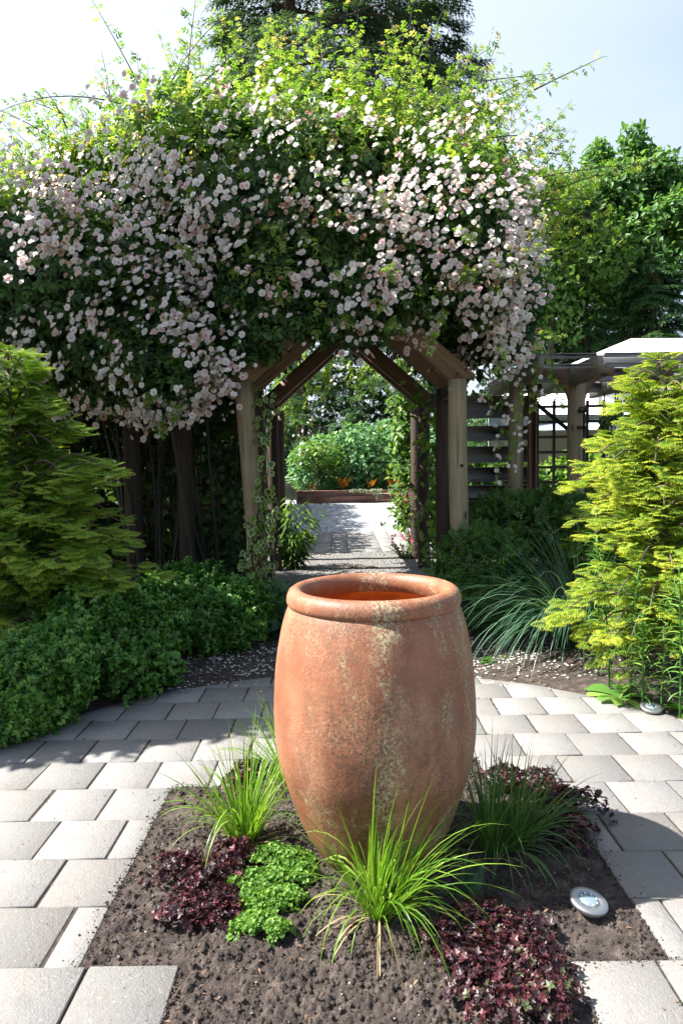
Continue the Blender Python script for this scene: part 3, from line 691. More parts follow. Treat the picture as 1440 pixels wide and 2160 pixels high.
# canes and wild shoots
gc = Geo(); gl = Geo()
def cane(p0, p1, bow=.15, r=.009, leafn=None, ls=.13, mi=0, side=None):
    p0, p1 = np.asarray(p0, float), np.asarray(p1, float); L = np.linalg.norm(p1-p0)
    t = np.linspace(0, 1, 9)[:, None]; up = np.array([0, 0, 1.]); sd = R.normal(0, 1, 3)*.05*L
    pts = p0+(p1-p0)*t+up*(bow*L*4*t*(1-t))*.6+sd*t*(1-t)*2
    gc.tube(pts, np.linspace(r, r*.25, 9), 5, rnd=0, cap=False)
    n = leafn or int(L/.045); tt = (np.arange(n)+.5)/n*.93+.05
    q = np.stack([np.interp(tt, t[:, 0], pts[:, a]) for a in range(3)], 1); d = unit(p1-p0)
    sdir = np.cross(d, rv(n)); D = unit(d*.5+unit(sdir)*.8+np.array([0, 0, -.35])); 
    gl.scatter(ROSELEAF, q, frames(D, unit(rv(n)*.6+np.array([0, 0, 1]))), ls*(1.1-.5*tt)*R.uniform(.8, 1.15, n), R.random(n)*.8+.2*tt)
    if tt is not None and R.random() < .5:   # side twigs
        for q0 in q[::max(1, n//3)][1:]:
            e = q0+unit(d*.7+rv(1)[0]*.6)*.3*L*R.uniform(.4, .8); gc.tube(np.array([q0, (q0+e)/2+[0, 0, .02], e]), [r*.4, r*.3, r*.12], 4, cap=False)
            m_ = 4; u = np.linspace(.3, 1, m_)[:, None]; gl.scatter(ROSELEAF, q0+(e-q0)*u, frames(unit(unit(e-q0)*.6+rv(m_)*.7+[0, 0, -.3]), unit(rv(m_)*.6+[0, 0, 1])), ls*R.uniform(.6, .9, m_), R.random(m_))
for (a, b, c, d, Y, bow) in ((330, 250, 195, 0, 7.4, .05), (330, 245, 480, 28, 7.6, .12), (400, 205, 525, 80, 7.3, .1), (392, 200, 415, -20, 7.8, 0), (455, 340, 462, 190, 7.0, 0),
        (980, 250, 1125, 165, 7.6, .03), (1125, 190, 1275, 118, 7.7, .02), (905, 205, 1035, 100, 7.5, .1), (960, 180, 1165, 155, 7.8, .1), (1050, 390, 1200, 330, 7.2, .25),
        (1000, 300, 1190, 300, 7.2, .12), (1060, 440, 1310, 510, 7.3, .18), (1040, 400, 1355, 345, 7.5, .05), (1100, 430, 1390, 340, 7.6, .1), (160, 330, -10, 228, 7.3, .03), (330, 245, -10, 240, 7.4, .25), (142, 272, 93, 185, 7.5, .0),
        (820, 250, 880, 90, 7.4, .1), (830, 240, 935, 20, 7.8, .1), (700, 300, 640, 40, 7.9, .1), (600, 280, 560, 60, 7.7, .05), (480, 300, 470, 60, 7.8, .05), (1030, 480, 1260, 470, 7.2, .2), (1050, 360, 1170, 260, 7.8, .1), (930, 290, 1040, 110, 7.2, .05),
        (1060, 460, 1290, 430, 7.4, .15), (1060, 520, 1200, 560, 7.2, .25), (200, 300, 40, 210, 7.8, .15), (250, 300, 215, 110, 7.9, .05), (1080, 480, 1180, 480, 7.0, .2)):
    cane(W(a, b, Y), W(c, d, Y-.2), bow)
for i in range(330):
    px = R.uniform(20, 1130); Y = R.uniform(6.9, 9.2)
    top = np.interp(px, [0, 100, 200, 300, 400, 500, 600, 800, 900, 1000, 1130], [290, 250, 205, 150, 80, 20, 10, 20, 90, 150, 290])
    y0 = np.interp(px, [0, 300, 600, 900, 1000, 1130], [470, 360, 300, 320, 380, 560])+R.uniform(-30, 60)
    y1 = top+R.random()**.9*(y0-top-20); dx = (px-560)*.22+R.normal(0, 60)
    cane(W(px, y0, Y), W(px+dx, y1, Y-.1), R.uniform(0, .15), .006)
for i in range(60):   # short shoots hanging out of the face and the lower hem
    px = R.uniform(0, 1150); py = np.interp(px, prx, pry)-R.uniform(0, 350); p = W(px, py, 6.25)
    cane(p, p+np.array([R.normal(0, .2), -.15-.2*R.random(), R.uniform(-.25, .2)]), .2, .004, ls=.11)
# dangling leafy strands at right and inside the far opening
for (a, b, c, d, Y) in ((1060, 780, 1045, 1015, 6.75), (1100, 780, 1092, 910, 6.75), (1020, 790, 1040, 870, 6.7), (1125, 750, 1132, 850, 6.8), (1075, 840, 1085, 990, 6.8), (1160, 740, 1175, 850, 6.9)):
    cane(W(a, b, Y), W(c, d, Y), 0, .004, ls=.10)
for i in range(40):
    if i % 2: px = R.uniform(585, 760)
    else: px = R.uniform(780, 900)
    p = W(px, R.uniform(725, 780), 11.75); q = W(px+R.normal(0, 15), R.uniform(770, 850) if 625 < px < 850 else R.uniform(850, 960), 11.85)
    cane(p, q, 0, .005, ls=.15)
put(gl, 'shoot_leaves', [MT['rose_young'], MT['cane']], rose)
# trunks: old bare stems rising at the left
for i in range(16):
    b = np.array([R.uniform(-2.6, -1.35), R.uniform(7.3, 8.2), 0]); tpt = b+np.array([R.normal(-.1, .35), R.normal(0, .2), 2.9])
    t = np.linspace(0, 1, 8)[:, None]; pts = b+(tpt-b)*t+np.array([R.normal(0, .15), 0, 0])*np.sin(t*3.1)
    gc.tube(pts, np.linspace(R.uniform(.012, .035), .008, 8), 6)
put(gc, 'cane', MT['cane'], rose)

# ================================================================== LEFT SIDE: lattice behind, posts, dark hedge
def plain_post(x, y, h, r, mt, label, grp=None, sq=False, name='fence_post'):
    g = Geo()
    if sq: g.box((0, 0, h/2), (r, r, h/2), bev=.008)
    else:
        z = np.linspace(0, h, 8); g.tube(np.c_[0*z, 0*z, z], r*(1+.03*np.sin(z*4+x)), 14)
    o = g.build(name, mt, None, not sq, None); o.location = (x, y, 0); tag(o, label, 'post', grp); return o
MT['postshade'] = woodmat('shade toned brown post', (.015, .010, .007), (.045, .028, .018))  # brown post wood with the deep shade put into its colour
p = W(280, 1000, 7.6); plain_post(p[0], 7.6, 2.6, .095, MT['postshade'], 'round brown post in deep shade, furthest from the arch on the left')
p = W(390, 1000, 7.6); plain_post(p[0], 7.6, 2.6, .085, MT['postshade'], 'slim brown post in deep shade among bare rose stems')
def lattice(name, x0, x1, y, z0, z1, dx, dz, mt, label, root_loc, th=.018, w_=.02):
    t = thing(name, root_loc, label, 'trellis')
    for i in range(int(round((x1-x0)/dx))+1):
        put(Geo().box((x0+i*dx, y, (z0+z1)/2), (w_, th, (z1-z0)/2), bev=.003), 'slat', mt, t)
    for i in range(int(round((z1-z0)/dz))+1):
        put(Geo().box(((x0+x1)/2, y+th*2+.002, z0+i*dz), ((x1-x0)/2+w_, th, w_), bev=.003), 'slat', mt, t)
    return t
lattice('trellis_screen', -4.6, -1.3, 8.9, .25, 2.45, .30, .27, MT['lattice'], 'shaded square lattice screen behind the bare rose stems', (-3, 8.9, 0))
# dark vine leaves on and before it, added to deepen the shade
vine = thing('climbing_vine', (-3, 9.1, 0), 'dark vine leaves added to deepen the shade about the lattice screen', 'vine')
n = 21000; P = np.c_[R.uniform(-5.6, -1.15, n), np.where(R.random(n) < .6, R.normal(9.1, .14, n), R.normal(8.35, .2, n)), R.uniform(.0, 3.4, n)]
k = fbm(P*np.array([2.2, 1, 2.2]), 3, 4) > np.where((P[:, 0] > -3.3) & (P[:, 0] < -1.4) & (P[:, 2] > .5) & (P[:, 2] < 2.0), .47, .22)
g = Geo(); leaves_at(g, OVAL, P[k], np.tile([0, -1., 0], (k.sum(), 1)), .12, .9, .5); put(g, 'foliage', MT['yew'], vine)
g = Geo()
for i in range(14):
    x = R.uniform(-5, -1.3); t = np.linspace(0, 1, 7)[:, None]; g.tube(np.array([x, 9.05, 0])+t*np.array([R.normal(0, .4), .05, 3])+np.sin(t*5)*np.array([.06, 0, 0]), .014, 5)
put(g, 'stem', MT['cane'], vine)

def hedge(name, E, n, mt, label, cat,  T=OVAL, size=.1, lump=.12, lf=2., zmin=0, group=None, stems=0, core=.6, s=(.78, 1.02), spread=.7, down=.3, rndf=None, sq=2):
    c = np.mean([e[0] for e in E], 0); t = thing(name, (c[0], c[1], 0), label, cat, group)
    P, N, sh = shell(E, n, s[0], s[1], lump, lf, zmin, sq=sq); g = Geo()
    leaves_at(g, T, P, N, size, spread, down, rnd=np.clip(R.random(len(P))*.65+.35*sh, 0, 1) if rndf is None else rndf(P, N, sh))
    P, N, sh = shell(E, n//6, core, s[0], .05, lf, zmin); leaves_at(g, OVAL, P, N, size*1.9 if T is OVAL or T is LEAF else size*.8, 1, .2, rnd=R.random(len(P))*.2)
    put(g, 'foliage', mt, t)
    if stems:
        g = Geo()
        for i in range(stems):
            e = E[i % len(E)]; q = e[0]+R.normal(0, .3, 3)*np.array(e[1]); b = np.array([c[0]+(q[0]-c[0])*.35, c[1]+(q[1]-c[1])*.35, 0])
            tt = np.linspace(0, 1, 6)[:, None]; g.tube(b+(q-b)*tt+np.array([0, 0, .05])*np.sin(tt*3), np.linspace(.02, .006, 6), 5)
        put(g, 'stem', MT['bark'], t)
    return t

# ================================================================== BACKDROP HEDGES AND TREES
def tree(name, x, y, h, E, n, mt, label, cat='tree', T=LEAF, size=.16, trunk=.18, group=None, lump=.25, limbs=10, s=(.6, 1.03), lf=1., down=.2):
    t = thing(name, (x, y, 0), label, cat, group)
    P, N, sh = shell(E, n, s[0], s[1], lump, lf, .3); g = Geo()
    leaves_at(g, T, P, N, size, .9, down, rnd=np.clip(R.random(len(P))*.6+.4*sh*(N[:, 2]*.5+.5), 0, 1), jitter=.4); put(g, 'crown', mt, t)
    g = Geo(); z = np.linspace(0, h*.92, 10); g.tube(np.c_[x+.15*np.sin(z*.5+x), y+0*z, z], np.linspace(trunk, trunk*.15, 10), 10)
    for i in range(limbs):
        c, r = E[i % len(E)]; q = c+rv(1)[0]*np.array(r)*.8; z0 = min(max(.25*h, q[2]-.35*np.linalg.norm(q[:2]-[x, y])-.3), h*.85); b = np.array([x+.15*math.sin(z0*.5+x), y, z0])
        tt = np.linspace(0, 1, 6)[:, None]; g.tube(b+(q-b)*tt+np.array([0, 0, .3])*np.sin(tt*3), np.linspace(trunk*.35, .02, 6), 6)
    put(g, 'trunk', MT['bark'], t); return t
def conifer(name, x, y, h, r, mt, label, nb=90, z0=.8, T=SPRAYS, ss=.7, asym=(1, 1), droop=.35, dens=10, top=.06, group=None, seedless=None):
    t = thing(name, (x, y, 0), label, 'tree', group); g = Geo(); gw = Geo(); z = np.linspace(0, h, 10)
    gw.tube(np.c_[x+0*z, y+0*z, z], np.linspace(max(.12, h*.016), .03, 10), 10)
    for i in range(nb):
        zz = z0+(h-z0)*((i+R.random())/nb); a = i*2.4+R.normal(0, .3); fr = 1-(zz-z0)/(h-z0); L = r*(top+(1-top)*fr**.8)*R.uniform(.75, 1.1)
        L *= asym[1] if math.cos(a) > 0 else asym[0]
        d = np.array([math.cos(a), math.sin(a), 0]); tt = np.linspace(0, 1, 6)[:, None]
        pts = np.array([x, y, zz])+d*L*tt+np.array([0, 0, 1])*(L*(.12*tt-droop*tt**2)); gw.tube(pts, np.linspace(max(.02, L*.014), .008, 6), 5, cap=False)
        n = max(4, int(L/ss*dens)); u = np.sqrt(R.random(n))*.95+.05; q = np.stack([np.interp(u, tt[:, 0], pts[:, k]) for k in range(3)], 1)
        sd = np.cross(d, [0, 0, 1]); sg = R.choice([-1, 1], n)[:, None]
        wdt = (1-u*.75)[:, None]*L*.28*R.random(n)[:, None]; q = q+sd*sg*wdt-np.array([0, 0, 1])*wdt*.3
        D = unit(d*.8+sd*sg*R.uniform(.2, 1, n)[:, None]+np.array([0, 0, -1])*R.uniform(.15, .8, n)[:, None])
        g.scatter(T, q, frames(D, unit(rv(n)*.35+np.array([0, 0, 1]))), ss*R.uniform(.7, 1.2, n), np.clip(R.random(n)*.5+u*.5, 0, 1))
    n = 30; g.scatter(T, np.c_[x+R.normal(0, .1, n), y+R.normal(0, .1, n), h-R.random(n)*h*.06], frames(unit(rv(n)+[0, 0, .8]), rv(n)), ss*.7, R.random(n))
    put(g, 'crown', mt, t); put(gw, 'trunk', MT['bark'], t); return t

conifer('fir_tree', W(612, 100, 42)[0], 42, 50, 13.5, MT['fir'], 'tall dark fir rising behind the top of the rose, its trunk showing', nb=170, z0=15, T=SPRAYS, ss=1.6, asym=(.42, .95), droop=.25, dens=12, top=.25)
def lumps(px, py, Y, rx, ry, n, r, seed):
    q = np.random.default_rng(seed); o = []
    for i in range(n):
        a = q.uniform(0, 6.28); t = math.sqrt(q.random()); rr = r*q.uniform(.6, 1.25)
        o.append(EL(px+rx*t*math.cos(a), py+ry*t*math.sin(a), Y+q.normal(0, .5), rr, rr*.75, rr*Y/1440))
    return o
def c_(E): return [(e[0], tuple(np.array(e[1]))) for e in E]
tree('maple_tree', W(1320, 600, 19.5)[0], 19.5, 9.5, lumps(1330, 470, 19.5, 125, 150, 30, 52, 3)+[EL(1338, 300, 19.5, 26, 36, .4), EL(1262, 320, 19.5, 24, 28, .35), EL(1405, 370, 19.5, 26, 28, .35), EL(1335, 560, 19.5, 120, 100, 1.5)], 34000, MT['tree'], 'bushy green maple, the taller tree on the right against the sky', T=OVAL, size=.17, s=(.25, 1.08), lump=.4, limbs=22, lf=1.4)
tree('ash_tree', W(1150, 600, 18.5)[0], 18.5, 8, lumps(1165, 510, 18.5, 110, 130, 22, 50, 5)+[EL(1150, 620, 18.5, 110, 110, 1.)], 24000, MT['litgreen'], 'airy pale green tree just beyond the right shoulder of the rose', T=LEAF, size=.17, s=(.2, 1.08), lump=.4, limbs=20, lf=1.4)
for (px, Y, h, r, lab) in ((1235, 18.8, 6.3, 2.1, 'small dark cedar behind the pale green tree, above the pergola corner'), (1375, 18.3, 7.0, 2.4, 'broad dark cedar above the white roof at the picture edge'), (1520, 18.5, 7, 2, 'dark cedar at the far right beyond the white roof'), (1110, 20, 6.8, 2.1, 'dark cedar half hidden behind the right shoulder of the rose'), (1310, 21.5, 8.4, 2.6, 'taller dark cedar between the two behind the maple')):
    conifer('cedar_tree', W(px, 700, Y)[0], Y, h, r, MT['cedar'], lab, nb=120, z0=.4, ss=.55, droop=.45, dens=15, group='cedars behind the pergola')
# through the arch
for (px, Y, h, r, lab) in ((640, 36, 12, 3.2, 'dark cedar through the arch, left behind the creeper hedge'), (740, 36, 13, 3.4, 'dark cedar through the arch, behind the middle of the creeper hedge'), (850, 34, 12, 3.2, 'dark cedar through the arch, right behind the creeper hedge')):
    conifer('cedar_tree', W(px, 800, Y)[0], Y, h, r, MT['cedar'], lab, nb=70, z0=.5, ss=1., droop=.4, dens=8, group='cedars beyond the arch')
hd = hedge('creeper_hedge', [EL(690, 985, 28.5, 80, 68, 1.3), EL(760, 975, 28.5, 90, 78, 1.3), EL(840, 965, 28.5, 80, 80, 1.3), EL(910, 975, 28.5, 60, 75, 1.3)], 9000, MT['hedge'], 'rounded creeper-covered hedge behind the far planter, seen through the arch', 'hedge', OVAL, .2, .08, 1.2, .4)
# far planter
PY = 26.3
pl = thing('raised_planter', (.6, PY, 0), 'long low raised planter of reddish timber across the gravel', 'planter')
a, b = W(625, 1062, PY), W(960, 1062, PY)
for z in (.13, .40): put(Geo().box(((a[0]+b[0])/2, PY, z), ((b[0]-a[0])/2, .06, .125), bev=.012), 'sleeper', MT['planterwood'], pl)
put(Geo().box((a[0]+.05, PY+.9, .26), (.06, .85, .25), bev=.01), 'end_board', MT['planterwood'], pl)
put(Geo().box(((a[0]+b[0])/2, PY+1., .24), ((b[0]-a[0])/2-.1, .9, .22)), 'soil', MT['soil'], pl)
g = Geo(); put(Geo().box(((a[0]+b[0])/2-.2, PY+3.2, .5), (3.6, .12, .5), bev=.02), 'back_wall', MT['palewall'], pl)
def fern(px, py, Y, s, lab, q=14, name='orange_fern', mt='fern', grp='orange ferns in the far planter'):
    b = W(px, py, Y); t = thing(name, b, lab, 'fern', grp); g = Geo()
    for i in range(q):
        a = R.uniform(0, 6.28); L = s*R.uniform(.7, 1.1); d = np.array([math.cos(a), math.sin(a)*.6, 0])
        u = np.linspace(0, 1, 12)[:, None]; pts = d*L*.6*u+np.array([0, 0, 1])*L*(u-.35*u**2)
        sd = unit(np.cross(d, [0, 0, 1.]))
        for sg in (-1, 1): g.scatter(LEAF, pts[1:], frames(np.tile(sd*sg+d*.4, (11, 1)), np.tile([0, 0, 1.], (11, 1))), L*.28*(1.1-u[1:, 0]), R.random(11)*.4+R.random()*.6)
    g.build('foliage', MT[mt], t)
fern(725, 1030, 26.6, .75, 'largest orange fern, left of three in the far planter'); fern(782, 1028, 26.6, .55, 'most coppery fern, middle of three in the far planter', 10); fern(830, 1028, 26.6, .7, 'yellow orange fern, right of three in the far planter', 12)
fern(660, 1035, 26.6, .5, 'brownish fern at the left end of the far planter', 10, mt='rust')
tr = thing('trailing_plant', W(830, 1035, 26.1), 'silvery trailing plant spilling over the front of the far planter', 'plant'); g = Geo()
for i in range(60):
    x = R.uniform(.3, 3.5)*.9+.1; L = R.uniform(.05, .45) if x > 1.3 else .12; n = int(8+L*30); P = np.c_[x+R.normal(0, .04, n), np.full(n, PY-.09)+R.normal(0, .02, n), .56-R.random(n)*L]; leaves_at(g, LEAF, P, np.tile([0, -1., .2], (n, 1)), .07, .8, .3)
put(g, 'foliage', MT['silver'], tr)
# small airy tree and shrubs in front of the hedge (left part)
sm = tree('japanese_maple', W(672, 1020, 26.9)[0], 26.9, 2.4, [EL(690, 960, 26.9, 45, 30, .7), EL(650, 965, 26.9, 40, 30, .6), EL(705, 985, 26.9, 30, 15, .4)], 900, MT['litgreen'], 'small airy maple with pale stems at the left end of the far planter', T=OVAL, size=.16, trunk=.05, s=(.2, 1.05), limbs=8)
# bamboo-like plant left inside the arch
def leafy(name, b, h, w_, n, T, size, mt, label, cat, stems=6, group=None, down=.4, spread=.8):
    t = thing(name, b, label, cat, group); g = Geo(); gs = Geo()
    for i in range(stems):
        a = R.uniform(0, 6.28); r = w_*math.sqrt(R.random()); tip = np.array([math.cos(a)*r, math.sin(a)*r, h*R.uniform(.65, 1)]); u = np.linspace(0, 1, 6)[:, None]
        pts = tip*np.array([1, 1, 0])*u**1.5+np.array([0, 0, 1])*tip[2]*u+np.array([math.cos(a), math.sin(a), 0])*.04; gs.tube(pts, np.linspace(.008, .003, 6), 5)
        m_ = n//stems; uu = R.uniform(.12, 1, m_); q = np.stack([np.interp(uu, u[:, 0], pts[:, k]) for k in range(3)], 1)
        dd = unit(rv(m_)*np.array([1, 1, .3])*spread+np.array([0, 0, -down])+np.array([math.cos(a), math.sin(a), 0])*.4)
        g.scatter(T, q, frames(dd, unit(rv(m_)*.4+[0, 0, 1])), size*R.uniform(.7, 1.2, m_), R.random(m_))
    g.build('foliage', MT[mt], t); gs.build('stem', MT['cane'], t); return t
leafy('bamboo', (W(632, 1150, 10)[0]-.08, 10., .0), 1.15, .34, 420, kite(.14, .4, .01, .15), .26, 'litgreen', 'bamboo with long narrow leaves at the left side inside the arch', 'bamboo', 16)
# pink campion right inside the arch
cp = leafy('campion', (W(872, 1190, 11)[0], 11., .02), 1.15, .28, 380, kite(.3, .4), .10, 'litgreen', 'campion with magenta flowers by the right arch post', 'flowering plant', 22, down=.1)
g = Geo(); n = 26; P = np.c_[R.uniform(-.42, .25, n), R.normal(0, .1, n), R.uniform(.7, 1.25, n)]; g.scatter(BLOOM, P, bframes(unit(rv(n)+[0, -1, .6])), .05, R.random(n)); g.build('flower', MT['pink'], cp)['kind'] = 'stuff'
cp = leafy('pink_phlox', (W(852, 1190, 10.9)[0], 10.9, .02), .3, .22, 260, kite(.3, .4), .07, 'lime', 'low lime leaved plant with pink flowers under the campion', 'flowering plant', 20, down=.0)
g = Geo(); n = 22; P = np.c_[R.uniform(-.2, .15, n), R.normal(0, .1, n), R.uniform(.2, .42, n)]; g.scatter(BLOOM, P, bframes(unit(rv(n)+[0, -1, .6])), .05, R.uniform(.6, 1, n)); g.build('flower', MT['pink'], cp)['kind'] = 'stuff'
# leaves on the right inner side of the arch
vr = thing('climbing_vine', (AX+1.05, 10, 0), 'green vine climbing the right hand posts inside the arch', 'vine'); g = Geo()
for yy, n, xo in ((8.6, 260, .0), (11.5, 1500, -.05)):
    P = np.c_[AX+hs+xo+R.normal(0, .12, n)-.05, yy+R.normal(-.1, .12, n), R.uniform(.0 if yy < 9 else .5, 2.7, n)]; leaves_at(g, OVAL, P, np.tile([-.5, -.8, .2], (n, 1)), .11, .8, .4)
put(g, 'foliage', MT['litgreen'], vr)
# hedges behind the screens, left and right, and closing hedge far away
hedge('yew_hedge', [((x, 12.4, .9), (1.3, .7, 1.35)) for x in (-8, -6.2, -4.4, -2.9)], 9000, MT['litgreen'], 'sunlit hedge glimpsed through the gaps of the left lattice screen', 'hedge', OVAL, .14, zmin=.05)
hedge('tall_hedge', [((-3.35, y, 1.75), (.9, 2.1, 2.0)) for y in (13.5, 17, 20.5, 24)], 22000, MT['yew'], 'tall dark hedge running along the left side of the gravel court', 'hedge', OVAL, .20, lump=.04, zmin=.05, sq=4)
hedge('laurel_hedge', [((x, 11.2, .75), (1.1, .55, .95)) for x in (2.4, 4.0, 5.6, 7.2)], 9000, MT['litgreen'], 'leafy green hedge behind the right hand trellis', 'hedge', OVAL, .15, zmin=.05)
hedge('screen_hedge', [((x, 31, 2.0), (3.8, 1.5, 3.3)) for x in (-17, -11, -5.5, 8, 14, 20)]+[((1, 41, 3.2), (8, 1.5, 5.5))], 12000, MT['yew'], 'high dark hedge closing off the garden in the distance', 'hedge', OVAL, .35, zmin=.1)

# ================================================================== RIGHT SIDE: fence, posts, pergola, roofs
fe = thing('board_fence', (2., 8.2, 0), 'grey horizontal board fence panel right of the arch', 'fence')
x0, x1 = W(985, 900, 8.2)[0]-.1, W(1118, 900, 8.2)[0]
for (ya, yb) in ((835, 882), (898, 930), (941, 976), (985, 1016), (1023, 1050), (1056, 1085), (1092, 1120)):
    za, zb = W(1040, ya, 8.2)[2], W(1040, yb, 8.2)[2]
    put(Geo().box(((x0+x1)/2, 8.2+R.normal(0, .004), (za+zb)/2), ((x1-x0)/2, .014, (za-zb)/2), bev=.004), 'board', MT['beamgrey'], fe)
p = W(1087, 950, 8.0); plain_post(p[0], 8.0, W(1087, 815, 8)[2], .085, MT['post'], 'thick round post between the board fence and the trellis')
p = W(1121, 950, 7.9); plain_post(p[0], 7.9, W(1121, 800, 7.9)[2], .045, MT['postred'], 'narrow square red brown post beside the thick round post', sq=True)
g = None
x0, x1 = W(1136, 900, 8.5)[0], W(1420, 900, 8.5)[0]
za, zb = W(1200, 845, 8.5)[2], W(1200, 1080, 8.5)[2]
lattice('garden_trellis', x0-.02, x1, 8.5, zb, za, .205*1.0, .187, MT['lattice'], 'open square trellis between the pergola post and golden cypress', ((x0+x1)/2, 8.5, 0), .012, .017)
pg = thing('pergola', (3., 8.1, 0), 'weathered timber pergola with round post, curved brackets and flat top slats', 'pergola')
p = W(1214, 900, 8.1); topz = W(1214, 785, 8.1)[2]
z = np.linspace(0, topz, 8); g = Geo().tube(np.c_[p[0]+0*z, 8.1+0*z, z], .098+.004*np.sin(z*4), 16); put(g, 'post', MT['post'], pg, True)
def hb(pxa, pxb, pya, pyb, Y, t, mt, name='slat', dY=0):
    a = W(pxa, (pya+pyb)/2, Y); b = W(pxb, (pya+pyb)/2, Y); ht = abs(pyb-pya)/1440*Y
    zc = (a[2]+b[2])/2; put(Geo().box(((a[0]+b[0])/2, Y+dY, zc), ((b[0]-a[0])/2, t, ht/2), bev=.005), name, mt, pg)
hb(1128, 1257, 746, 756, 7.55, .02, MT['beamgrey']); hb(1128, 1257, 768, 777, 7.35, .02, MT['beamgrey'])
hb(1274, 1600, 742, 751, 7.55, .02, MT['beamgrey']); hb(1276, 1600, 763, 772, 7.35, .02, MT['beamgrey'])
hb(1130, 1600, 776, 803, 8.32, .03, MT['beamgrey'], 'beam'); hb(1130, 1600, 806, 826, 9.2, .03, MT['beamgrey'], 'beam')
# outriggers: boards running towards the viewer, with coved ends, left & right of the post
def outrigger(px, Y0, Y1, ptop, h, mt, t=.035):
    a = W(px, ptop, Y0); x = a[0]; z1 = a[2]; c = np.linspace(0, math.pi/2, 9)
    pts = [(Y1, z1), (Y0, z1), (Y0, z1-.08)]+[(Y0+(.42)*(1-math.cos(q)), z1-.08-(h-.08)*math.sin(q)) for q in c[1:]]+[(Y1, z1-h)]
    pts = np.array(pts)[::-1]; n = len(pts)
    V = np.r_[np.c_[np.full(n, x-t), pts], np.c_[np.full(n, x+t), pts]]; g = Geo(); g.add(V, np.array([[i, (i+1) % n, n+(i+1) % n, n+i] for i in range(n)]))
    g.b.append((np.zeros((0, 3)), np.array([np.arange(n)[::-1], np.arange(n)+n]), np.zeros(2), np.zeros(2, int), np.zeros(2))); put(g, 'outrigger', mt, pg)
outrigger(1265, 7.2, 9.6, 750, .22, MT['beamgreyy']); outrigger(1140, 7.2, 9.6, 752, .22, MT['beamgreyy']); outrigger(1425, 7.2, 9.6, 750, .22, MT['beamgreyy'])
# curved braces from the post up to the beam (in the plane facing the path)
def brace(xp, sg, Y, zt, mt):
    c = np.linspace(0, math.pi/2, 10); Rr = .34; cx = xp+sg*(.09+Rr); 
    inner = [(cx-sg*Rr*math.cos(q), zt-.44+ Rr*math.sin(q)) for q in c]
    pts = inner+[(cx, zt+.02), (xp+sg*.07, zt+.02), (xp+sg*.07, zt-.44)]
    pts = np.array(pts); n = len(pts); 
    if sg > 0: pts = pts[::-1]
    V = np.r_[np.c_[pts[:, 0], np.full(n, Y-.03), pts[:, 1]], np.c_[pts[:, 0], np.full(n, Y+.03), pts[:, 1]]]; g = Geo(); g.add(V, np.array([[i, n+i, n+(i+1) % n, (i+1) % n] for i in range(n)]))
    g.b.append((np.zeros((0, 3)), np.array([np.arange(n), (np.arange(n)+n)[::-1]]), np.zeros(2), np.zeros(2, int), np.zeros(2))); put(g, 'bracket', mt, pg)
zt = W(1214, 775, 8.1)[2]; brace(p[0], -1, 8.1, zt, MT['beam']); brace(p[0], 1, 8.1, zt, MT['beam'])
# dark diagonal brace and iron rod
a, b = W(1128, 850, 8.3), W(1196, 905, 8.3); beam_between(a, b, .045, .03, MT['black'], 'diagonal_brace', pg)
ir = thing('iron_rod', W(1231, 1005, 7.95), 'black iron rod with lantern hook fixed against the pergola post', 'iron bracket')
b0, b1 = W(1231, 1010, 7.95), W(1231, 872, 7.95)
put(Geo().tube([b0, b1], .016, 8), 'rod', MT['black'], ir)
q = W(1227, 866, 7.93); g = Geo(); g.tube([q+[-.05, 0, -.01], q+[-.02, 0, .035], q+[.03, 0, .03], q+[.045, 0, -.02]], .014, 7); g.box(q+[0, 0, -.01], (.03, .02, .02), bev=.005); put(g, 'hook', MT['black'], ir)
q = W(1225, 902, 7.93); put(Geo().box(q, (.05, .02, .018), bev=.004), 'strap', MT['black'], ir)
# white roofs
def hiproof(name, pts_e, pts_r, label, th=.05, parts=()):
    g = Geo(); e = [np.array(q) for q in pts_e]; r = [np.array(q) for q in pts_r]
    V = np.array(e+r+[q-[0, 0, th] for q in e]); F4 = [[0, 1, 5, 4], [2, 3, 4, 5], [0, 8-2, 9-2, 1], [1, 7, 8, 2], [2, 8, 9, 3], [3, 9, 6, 0], [9, 8, 7, 6]]
    t = thing(name, (np.mean([q[0] for q in e]), np.mean([q[1] for q in e]), 0), label, 'shelter')
    g.add(V, np.array(F4)); g.b.append((np.zeros((0, 3)), np.array([[1, 2, 5], [3, 0, 4]]), np.zeros(2), np.zeros(2, int), np.zeros(2))); put(g, 'roof', MT['white'], t); return t
E1, E2 = W(1258, 744, 13), W(1700, 744, 13); R1, R2 = W(1330, 714, 14.8), W(1640, 712, 14.8)
rf = hiproof('white_gazebo', [E1, E2, E2+[.3, 3.6, 0], E1+[.0, 3.6, 0]], [R1, R2], 'white hip roofed gazebo standing beyond the pergola')
put(Geo().box(((E1+E2)/2+[0, .05, -.16]), ((E2[0]-E1[0])/2-.02, .012, .10), bev=.003), 'valance', MT['white'], rf)
for xx in (E1[0]+.1, E2[0]-.1): 
    for yy in (13.1, 16.4): put(Geo().box((xx, yy, E1[2]/2-.06), (.04, .04, E1[2]/2-.1), bev=.005), 'leg', MT['metal'], rf)
a, b, c, d = W(1030, 874, 12.4), W(1330, 874, 12.4), W(1330, 830, 14.6), W(1030, 830, 14.6)
cf = thing('white_cold_frame', (a+b)/2*[1, 1, 0], 'long low white roofed cold frame seen through the right hand trellis', 'greenhouse')
g = Geo(); g.add([a, b, c, d], [[0, 1, 2, 3]]); g.add([a-[0, 0, .03], b-[0, 0, .03], c-[0, 0, .03], d-[0, 0, .03]], [[3, 2, 1, 0]]); put(g, 'roof', MT['white'], cf)
